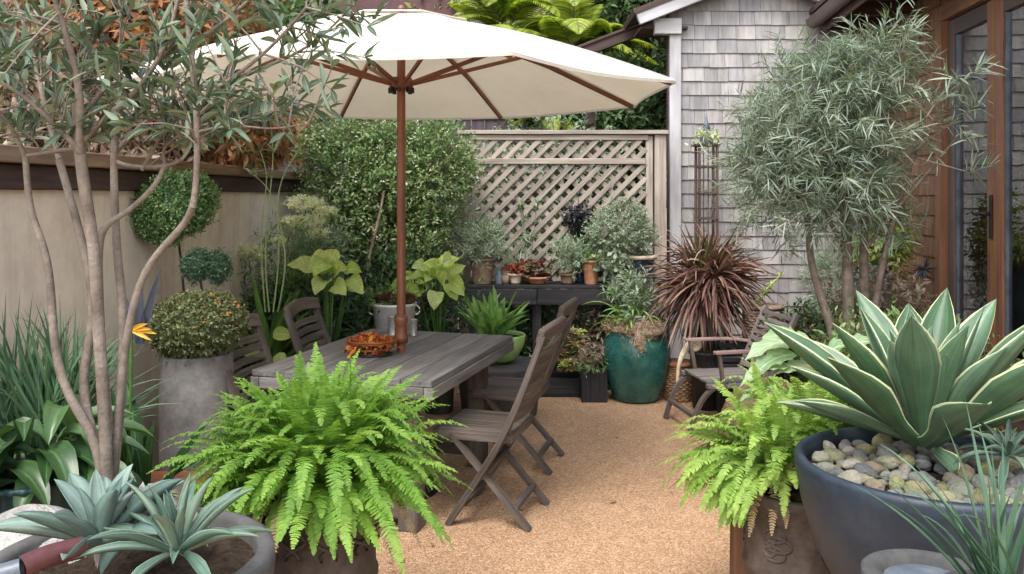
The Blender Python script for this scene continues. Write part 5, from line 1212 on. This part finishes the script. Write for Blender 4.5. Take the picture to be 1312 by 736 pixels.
# ---- low slatted lounge chair
def lounge():
    t = thing('lounge_chair', 'low weathered slatted lounge chair with open arms left of the bright green fern', 'chair', (0, 0, 0))
    b = MB()
    for k in range(9): b.box((.50, .048, .016), (0, -.21+k*.0525, .375), None, .001)
    b.build('seat_slats', M['lightchair'], t, .002)
    for sg in (-1, 1):
        MB().sweep([(.26, sg*.25, .352), (-.26, sg*.25, .348)], .03, .05, up=(0, 1, 0)).build('seat_rail', M['lightchair'], t, .003)
        MB().sweep(smooth([(.40, sg*.25, .0), (.34, sg*.25, .20), (.24, sg*.25, .335), (.10, sg*.25, .37)]), .028, .048, up=(0, 1, 0)).build('front_leg', M['chair'], t, .004)
        MB().sweep([(-.42, sg*.25, 0), (-.20, sg*.25, .35)], .028, .045, up=(0, 1, 0)).build('rear_leg', M['chair'], t, .004)
        MB().sweep([(-.22, sg*.25, .33), (-.36, sg*.25, .66), (-.46, sg*.25, .86)], .03, .045, up=(0, 1, 0)).build('back_post', M['lightchair'], t, .004)
        MB().sweep(smooth([(.22, sg*.29, .60), (0, sg*.29, .605), (-.22, sg*.29, .60), (-.36, sg*.28, .57)]), .055, .022, up=(0, 0, 1)).build('armrest', M['pinkwood'], t, .005)
        MB().sweep([(.14, sg*.27, .36), (.18, sg*.285, .592)], .025, .035, up=(0, 1, 0)).build('arm_post', M['chair'], t, .003)
    MB().sweep([(.36, -.25, .14), (.36, .25, .14)], .03, .03).build('stretcher', M['chair'], t, .003)
    for k in range(9):
        z = .42+k*.05; x = float(np.interp(z, [.33, .66, .86], [-.20, -.34, -.44])); 
        MB().sweep([(x, -.235, z), (x-.01, 0, z), (x, .235, z)], .012, .034, up=(-.4, 0, 1)).build('back_slat', M['lightchair'], t, .002)
    return t
M['lightchair'] = wood('light weathered teak', [(.11, .095, .09), (.20, .18, .17), (.30, .27, .26)], .75, 1, .5)
t = lounge(); t.location = (1.49, 5.98, .0); t.scale = (.9, .9, .92); t.rotation_euler = (0, 0, R(190))

# ---- pale wicker hamper with sprout, black box with lid
c = W(978, 450, 6.55); t = thing('wicker_hamper', 'tall pale wicker hamper against the grey shingles, behind the low slatted chair', 'hamper', (c[0], c[1], 0))
zt_ = 1.6-143/F*6.55; b = MB()
for k in range(34):
    z = .02+k*(zt_-.03)/34
    b.tube([(c[0]+(.145+.005*math.sin(a*12+k*3.14))*math.cos(a), c[1]+(.145+.005*math.sin(a*12+k*3.14))*math.sin(a), z) for a in np.linspace(0, 6.2832, 73)], [.0115]*73, 5, 0, False)
b.build('weave', M['palewicker'], t)
MB().lathe([(.001, zt_-.01), (.15, zt_-.01), (.16, zt_), (.155, zt_+.015), (.001, zt_+.02)], (c[0], c[1], 0), 32).build('lid', M['moss'], t)
b = MB()
p0 = A([c[0]-.06, c[1]-.05, zt_+.02])
for e in ((.17, 0, .22), (.10, -.05, .16), (-.16, 0, .03)):
    q = p0+A(e); b.tube([p0, (p0+q)/2+[0, 0, .02], q], [.006, .005, .003], 6, 1, False)
    for f in (.3, .6, 1): upstrips(b, p0+(q-p0)*f, 5, (.04, .08), (.015, .022), (0, 70), (.1, .8), .005, 6)
c = p0; t = thing("jade_sprout", 'thin green succulent sprout on top of the pale wicker hamper', 'plant', c); b.build('leaves', LM['hosta'], t)
c = W(1030, 420, 6.2); t = thing('lidded_box', 'black box with a mossy golden-brown lid under the feathery tree', 'box', (c[0], c[1], 0))
zt_ = 1.6-158/F*6.2
MB().box((.34, .26, zt_-.10), (c[0], c[1], (zt_-.10)/2)).build('body', M['black'], t, .006)
MB().box((.37, .29, .11), (c[0], c[1], zt_-.045)).build('lid', M['goldlid'] if 'goldlid' in M else M['block'], t, .006)

# ---- soft big lobed leaves, croton, boulder, coral flowers, ground plants around the right fern
c = W(985, 520, 4.5); t = thing('brown_boulder', 'rounded reddish brown boulder behind the bright green fern on the right', 'rock', (c[0], c[1], 0))
b = MB(); core(b, (c[0]+.05, c[1]+.02, .28), (.30, .25, .34), .16, 15); b.build('rock', M['rockbrown'], t)
b = MB(); s_ = MB(); c = W(985, 470, 4.2); t = thing('lobed_leaf_plant', 'arching plant with long soft green lobed leaves above the brown boulder', 'foliage plant', (c[0]+.1, c[1], 0))
root = W(1040, 500, 4.25)
s_.tube([A([root[0], root[1], .1]), root], [.012, .010], 7, 0, False)
lob = lambda q: np.interp(q, [0, .1, .2, .26, .38, .44, .58, .64, .78, .86, 1], [.2, .7, .95, .6, 1, .62, .9, .5, .65, .3, .01])
for (x0, y0, ang, L_, w_, dp) in ((1030, 440, 165, .36, .14, .9), (1020, 455, 180, .34, .12, 1.3), (1040, 440, 150, .30, .13, .5), (1010, 470, 200, .30, .10, 1.2), (1050, 470, 170, .26, .11, .6), (1060, 450, 40, .28, .11, .6), (1000, 500, 215, .26, .09, 1.2)):
    p = W(x0, y0, 4.15+RG.uniform(-.1, .1)); a = R(ang); D = A([math.cos(a), -.35, .15+abs(math.sin(a))*.5])
    s_.tube([root, (root+p)/2+[0, 0, .03], p], [.008, .006, .005], 6, 1, False)
    b.strips(p, D, A([0, -.45, .9]), L_, w_, 22, lob, dp, .15, (-1, -.5, 0, .5, 1), wave=.15)
b.build('leaves', LM['bignotch'], t); s_.build('stems', LM['sword'], t)
c = W(1075, 490, 3.9); t = thing('croton', 'striped yellow, red and dark leaves between the lobed leaves and the agave', 'foliage plant', (c[0], c[1], 0))
b = MB(); upstrips(b, (c[0], c[1], c[2]-.14), 34, (.14, .30), (.03, .05), (5, 80), (.1, 1.1), .08, 9, None, .3); b.build('leaves', LM['croton'], t)
pot(t, (c[0], c[1], 0), .12, .15, c[2]-.12, M['terracotta'])
for px, py, nn, lb in ((1100, 545, 7, 'coral red flowers on low foliage under the agave leaves, left of the slate bowl'), (1180, 560, 0, '')):
    if not nn: continue
    c = W(px, py, 3.35); t = thing('coral_flowers', lb, 'flowers', (c[0], c[1], 0))
    b = MB(); foliage(b, [(c-[0, 0, .05], (.24, .18, .12))], 420, 6, .04, .014, .07, .4, .4, .25); b.build('foliage', LM['hedge'], t)
    b = MB()
    for k in range(22): rosette(b, c+A([RG.uniform(-.2, .2), RG.uniform(-.16, .1), RG.uniform(.0, .09)]), 9, .028, .018, 70, 0, .3, 4)
    b.build('flowers', LM['coral'], t); s_ = MB()
    for k in range(6): s_.tube([(c[0]+.02*k-.05, c[1], 0), (c[0]+.04*k-.1, c[1], c[2]-.1)], [.006, .004], 6, 0, False)
    s_.build('stems', M['bark2'], t)
bushy('ground_shrub', 'mid green low shrub behind the slate bowl below the house doors', 1150, 500, 4.3, (.40, .3, .32), 900, 7, .045, .016, 'hedge', sd=31)
bushy('ground_shrub', 'reddish dry low shrub at the foot of the brown shingles', 1130, 420, 5.6, (.34, .26, .34), 520, 6, .05, .02, 'mauve', sd=32)
bushy('ground_shrub', 'dark low shrub filling the corner behind the black lidded box', 1060, 440, 6.0, (.36, .3, .30), 620, 7, .045, .02, 'broad', sd=33)
bushy('lavender_bush', 'silvery lavender-like bush between the tree trunks and the grey shingles', 1070, 358, 6.9, (.22, .2, .30), 420, 9, .06, .006, 'silver', sd=34, up=.8)
c = W(1118, 380, 6.3); t = thing('teal_jar', 'dark teal jar with trailing yellow-green vine under the brown eave', 'potted vine', (c[0], c[1], 0))
zt_ = 1.6-88/F*6.3
MB().lathe([(.001, 0), (.10, 0), (.15, .3), (.155, zt_-.2), (.12, zt_-.04), (.13, zt_), (.11, zt_), (.10, zt_-.03)], (c[0], c[1], 0), 40).build('pot', M['darkteal'], t)
b = MB(); q = W(1140, 300, 6.45); foliage(b, [(A([c[0]+.04, c[1], zt_+.1]), (.18, .14, .12)), (q, (.12, .12, .38))], 420, 6, .05, .020, .09, .1, .4, .3, hang=.5); b.build('foliage', LM['bgyellow'], t)
c = W(1184, 346, 6.05); t = thing('purple_spiky_flower', 'spiky dark purple flower head sticking out in front of the brown shingles', 'flower', (c[0], c[1], 0))
b = MB(); n = 46; b.strips(np.repeat(A(c)[None], n, 0), rdir(n), A([0, 0, 1.]), RG.uniform(.06, .12, n), .012, 5, bladep, .1, .4); b.build('flower', LM['purple'], t)
MB().tube([(c[0]-.1, c[1], 0), (c[0]-.06, c[1], .6), c], [.006, .005, .005], 6, 1).build('stem', LM['sword'], t)

# ---- feathery tree on the right
tc = W(1090, 400, 4.9)
t = thing('feathery_tree', 'bushy small tree with narrow grey-green leaves between the grey shingles and the glass doors', 'tree', (W(1090, 0, 4.9)[0], 4.9, 0))
b = MB()
for L, r0, r1, d0, d1 in (([(1092, 600), (1088, 480), (1088, 400), (1084, 330), (1082, 250), (1080, 170)], .042, .020, 4.9, 4.85), ([(1096, 600), (1100, 480), (1106, 400), (1106, 320), (1112, 240), (1130, 150)], .036, .016, 4.95, 4.9),
                          ([(1088, 560), (1072, 440), (1054, 378), (1040, 330), (1034, 280), (1010, 210)], .030, .012, 4.85, 4.8), ([(1098, 560), (1118, 430), (1124, 350), (1150, 250), (1180, 160)], .026, .010, 4.95, 4.7), ([(1084, 330), (1060, 270), (1020, 240), (975, 215)], .018, .007, 4.85, 4.7), ([(1106, 320), (1140, 280), (1190, 220), (1225, 170)], .014, .006, 4.9, 4.45), ([(1082, 240), (1090, 160), (1130, 80)], .014, .006, 4.85, 4.8)):
    p, r = tp(L, r0, r1, d0, d1); b.tube([q+RG.normal(size=3)*.008 for q in p], r, 10, 2)
b.build('trunk', M['bark2'], t)
bl = [(W(1060, 120, 4.85), (.30, .3, .26)), (W(1010, 165, 4.8), (.28, .28, .24)), (W(1095, 150, 4.8), (.20, .3, .26)), (W(975, 215, 4.8), (.20, .24, .18)), (W(1045, 215, 4.85), (.34, .3, .22)), (W(1095, 225, 4.85), (.18, .26, .20)), (W(1120, 85, 4.75), (.11, .16, .16)), (W(1000, 262, 4.8), (.20, .22, .13)), (W(1075, 270, 4.85), (.20, .22, .12))]
b, TWG = MB(), MB()
foliage(b, bl, 1250, 14, .085, .0062, .17, .4, .3, .5, flat=.35, TW=TWG, tw_w=.005, seed=41, K=4, droop=.3, spread=.75, prof=[.4, 1, .8, .05])
foliage(b, [(W(1236, 100, 4.35), (.05, .05, .07)), (W(1230, 150, 4.35), (.05, .05, .05)), (W(1238, 220, 4.3), (.06, .05, .05)), (W(1190, 150, 4.5), (.06, .08, .10)), (W(1150, 290, 4.9), (.10, .1, .12)), (W(1148, 62, 4.7), (.08, .08, .10)), (W(1060, 75, 4.75), (.10, .08, .05))], 60, 10, .10, .009, .13, .3, .2, .2, K=4, spread=.8, prof=[.4, 1, .8, .05], TW=TWG, tw_w=.005)
b.build('crown', LM['feather'], t)
for q in (W(1236, 100, 4.35), W(1230, 150, 4.35), W(1238, 220, 4.3)): TWG.tube([W(1165, q[2]*0+200, 4.65), (W(1165, 200, 4.65)+q)/2, q], [.006, .004, .002], 6, 1, False)
TWG.build('twigs', M['bark2'], t)

# ------------------------------------------------------------------ beyond the walls
def bgtree(name, label, px, py, d, r, n, k, L, Wd, mt, sd, mtb='bark2', lobes=6, trunk_r=.12, **kw):
    c = W(px, py, d); t = thing(name, label, 'tree', (c[0], c[1], 0), kw.pop('group', None)); g = np.random.default_rng(sd)
    bl = [(c, A(r)*.6)]+[(c+g.uniform(-.62, .62, 3)*A(r), A(r)*g.uniform(.32, .5)) for _ in range(lobes)]
    b, T_ = MB(), MB(); foliage(b, bl, n, k, L, Wd, TW=T_, tw_w=.012, seed=sd, **kw); b.build('crown', LM[mt], t)
    T_.tube([(c[0], c[1], 0), (c[0]+.05*r[0], c[1], c[2]*.5), (c[0], c[1], c[2]+.2*r[2])], [trunk_r, trunk_r*.7, trunk_r*.3], 9, 2)
    for q in bl[1:]: T_.tube([(c[0], c[1], max(.5, c[2]-.8*r[2])), (A(q[0])+c)/2, q[0]], [trunk_r*.4, trunk_r*.25, trunk_r*.1], 6, 1, False)
    T_.build('trunk', M[mtb], t); return t
bgtree('rust_leaved_tree', 'tree of dried rust-orange leaves just beyond the tan wall, behind the multi-stemmed tree', 190, 95, 6.0, (1.15, .7, .95), 2300, 7, .10, .035, 'rust', 51, lobes=9, twigL=.22, shell=.2, hang=.5)
bgtree('rust_leaved_tree', 'tree with drooping rust-brown leaves over the wall between the umbrella edge and the green tree', 300, 165, 7.2, (.9, .5, .5), 1300, 7, .10, .03, 'rust', 52, lobes=7, twigL=.2, shell=.2, hang=.5)
bgtree('mauve_leaved_tree', 'dusty mauve-leaved tree beyond the tan wall at the far left edge', 50, 120, 5.6, (.9, .6, .8), 1900, 7, .085, .03, 'mauve', 53, lobes=8, twigL=.2, shell=.2)
bgtree('broad_green_tree', 'dark green tree filling the top left corner beyond the wall', 110, 20, 8.5, (2.2, 1, 1.1), 4200, 8, .12, .05, 'bgtree', 54, lobes=10, twigL=.25, shell=.2)
bgtree('broad_green_tree', 'dark green tree above the umbrella left half, behind the multi-stemmed tree', 330, 20, 10.5, (1.9, 1, 1.5), 3600, 8, .13, .05, 'bgtree', 55, lobes=10, twigL=.25, shell=.2)
bgtree('airy_green_tree', 'feathery blue-green conifer-like tree above the lean-to roof', 790, 60, 11.5, (1.25, .7, 1.6), 4200, 9, .12, .03, 'silver', 56, lobes=12, twigL=.3, shell=.2)
bgtree('broad_green_tree', 'green tree directly behind the lattice, between the umbrella tip and the grey gable', 790, 150, 8.7, (.72, .35, .55), 3600, 8, .08, .035, 'bgtree', 57, lobes=8, twigL=.2, shell=.2)
bgtree('broad_green_tree', 'bushy green tree above the lean-to roof beam beside the grey gable', 820, 30, 10.2, (1.2, .6, .9), 3600, 8, .09, .035, 'bgtree', 63, lobes=9, twigL=.22, shell=.2)
bgtree('yellow_green_tree', 'yellow-green tree behind the umbrella between the palms and the lean-to roof', 660, 120, 12.0, (1.6, .5, 1.1), 2600, 8, .09, .035, 'bgyellow', 64, lobes=9, twigL=.22, shell=.2)
bgtree('broad_green_tree', 'green leafy tree seen just above the umbrella peak', 590, 40, 14.0, (2.2, 1, 1.7), 3600, 8, .15, .06, 'bgyellow', 58, lobes=10, twigL=.3, shell=.2)
def palm(label, px, py, d, n, L, mt='palm', sd=1):
    c = W(px, py, d); t = thing('palm_tree', label, 'palm', (c[0], c[1], 0)); b, s_ = MB(), MB()
    s_.tube([(c[0], c[1], 0), (c[0]+.08, c[1], c[2]*.5), c], [.13, .11, .09], 10, 2)
    az = RG.uniform(0, 6.28, n); el = np.radians(RG.uniform(5, 85, n)); D = np.stack([np.cos(az)*np.cos(el), np.sin(az)*np.cos(el), np.sin(el)], 1)
    Nn = np.stack([-np.cos(az)*np.sin(el), -np.sin(az)*np.sin(el), np.cos(el)], 1)
    C, dk = s_.strips(np.repeat(c[None], n, 0), D, Nn, L*RG.uniform(.7, 1.1, n), .02, 34, None, RG.uniform(.6, 1.6, n), 0)
    Sd = nz(np.cross(D, Nn)); tt = np.linspace(0, 1, 34)[6:]; ll = np.tile(.30*np.sin(np.pi*(tt*.85+.12)), n)
    for sg in (-1, 1):
        dd = dk[:, 6:].reshape(-1, 3); ss = np.repeat(Sd*sg, 28, 0)
        b.strips(C[:, 6:].reshape(-1, 3), nz(ss+dd*.7), nz(np.cross(ss, dd))*sg, ll*L/1.2, .028, 5, bladep, .6, .3)
    b.build('fronds', LM[mt], t); s_.build('trunk', M['bark2'], t)
palm('yellow-green palm behind the umbrella, nearest to its peak', 650, 45, 9.6, 26, 1.05)
palm('yellow-green palm behind the umbrella, left of the lean-to roof', 735, 70, 9.4, 30, 1.0)
palm('small golden palm peeking over the lattice under the umbrella edge', 700, 150, 8.6, 22, .55)
c = W(612, 10, 11.5); t = thing('bare_trunk', 'straight pale grey trunk standing behind the umbrella top', 'tree trunk', (c[0], c[1], 0))
MB().tube([(c[0], c[1], 0), (c[0]+.03, c[1], 2.5), (c[0], c[1], 5.5)], [.16, .13, .11], 14, 2).build('trunk', M['greystone'], t)
# greenery behind the lattice
bushy('background_shrub', 'grey-green shrub showing through the lattice diamonds', 690, 280, 8.3, (.9, .3, .95), 1600, 7, .06, .03, 'silver', sd=61)
bushy('background_shrub', 'yellow-leaved shrub showing low through the right half of the lattice', 770, 330, 8.2, (.5, .25, .45), 500, 7, .06, .03, 'bgyellow', sd=62)
c = W(282, 190, 5.2); t = thing('yellow_sprout', 'small yellow-leaved sprout arching above the wall cap near the green shrub', 'plant', (c[0]-.25, c[1]+.2, 0))
b = MB(); p = W(318, 185, 5.9)
b.tube([(p[0]-.1, p[1], 0), (p[0]-.1, p[1], 1.6), W(305, 170, 5.9), p, W(330, 215, 5.75)], [.012, .01, .008, .006, .004], 7, 2, False); b.build('stem', LM['tan'], t)
b = MB()
for q in ((300, 175), (312, 168), (322, 180), (330, 205)): upstrips(b, W(q[0], q[1], 5.88), 12, (.07, .15), (.02, .03), (-40, 60), (.3, 1.4), .01, 7)
b.build('leaves', LM['bgyellow'], t)

# fallen leaves and bits on the gravel
b = MB(); n = 240; X = RG.uniform(-1.3, 3.0, n); Y = RG.uniform(2.2, 7.2, n)
e = RG.random(n) < .72; X[e] = np.where(RG.random(e.sum()) < .5, RG.uniform(-1.4, -.3, e.sum()), RG.uniform(1.3, 2.6, e.sum()))
D = np.c_[RG.normal(size=(n, 2)), RG.uniform(-.1, .1, n)]
b.strips(np.c_[X, Y, np.full(n, .006)], D, A([0, 0, 1.])+RG.normal(size=(n, 3))*.15, RG.uniform(.02, .06, n), RG.uniform(.008, .02, n), 6, None, RG.uniform(-.25, .05, n), .5)
b.build('fallen_leaves', LM['tan'], kind='stuff')
b = MB(); n = 2600; P = np.c_[RG.uniform(-1.6, 3.0, n), RG.uniform(2.0, 7.4, n), np.full(n, .002)]; r_ = RG.uniform(.0025, .006, n)
o8 = A([[1, 0, 0], [0, 1, 0], [-1, 0, 0], [0, -1, 0], [0, 0, .8]]); V = P[:, None]+o8[None]*r_[:, None, None]*RG.uniform(.7, 1.2, (n, 5, 1))
k5 = np.arange(n)[:, None]*5; b.add(V.reshape(-1, 3), np.concatenate([k5+[[i, (i+1) % 4, 4]] for i in range(4)]))
b.build('loose_gravel', M['gravel'], kind='stuff')

# ------------------------------------------------------------------ light, camera
w = bpy.data.worlds.new('World'); S.world = w; w.use_nodes = True
nt = w.node_tree; bg = nt.nodes['Background']
sky = nt.nodes.new('ShaderNodeTexSky'); sky.sky_type = 'NISHITA'; sky.sun_disc = False
EL, AZs = R(58), R(200)
sky.sun_elevation = EL; sky.sun_rotation = AZs; sky.dust_density = 3.0; sky.air_density = 1.2
hs = nt.nodes.new('ShaderNodeHueSaturation'); hs.inputs['Saturation'].default_value = .45
nt.links.new(sky.outputs[0], hs.inputs['Color']); nt.links.new(hs.outputs[0], bg.inputs[0]); bg.inputs[1].default_value = .15
sl = bpy.data.lights.new('sun', 'SUN'); sl.energy = .9; sl.angle = R(25); sl.color = (1, .97, .93)
so = bpy.data.objects.new('sun', sl); COL.objects.link(so)
sd = Vector((math.sin(AZs)*math.cos(EL), math.cos(AZs)*math.cos(EL), math.sin(EL)))
so.rotation_euler = sd.to_track_quat('Z', 'Y').to_euler()
cd = bpy.data.cameras.new('camera'); cam = bpy.data.objects.new('camera', cd); COL.objects.link(cam); S.camera = cam
cam.location = (0, 0, H); cam.rotation_euler = (R(90), 0, 0)
cd.sensor_width = 36; cd.lens = 36*F/1312; cd.shift_y = -(368-HY)/1312; cd.clip_start = .05; cd.clip_end = 400
S.view_settings.view_transform = 'Standard'; S.view_settings.look = 'None'; S.view_settings.gamma = 1
S.view_settings.exposure = 1.68
S.cycles.max_bounces = 8; S.cycles.transparent_max_bounces = 8
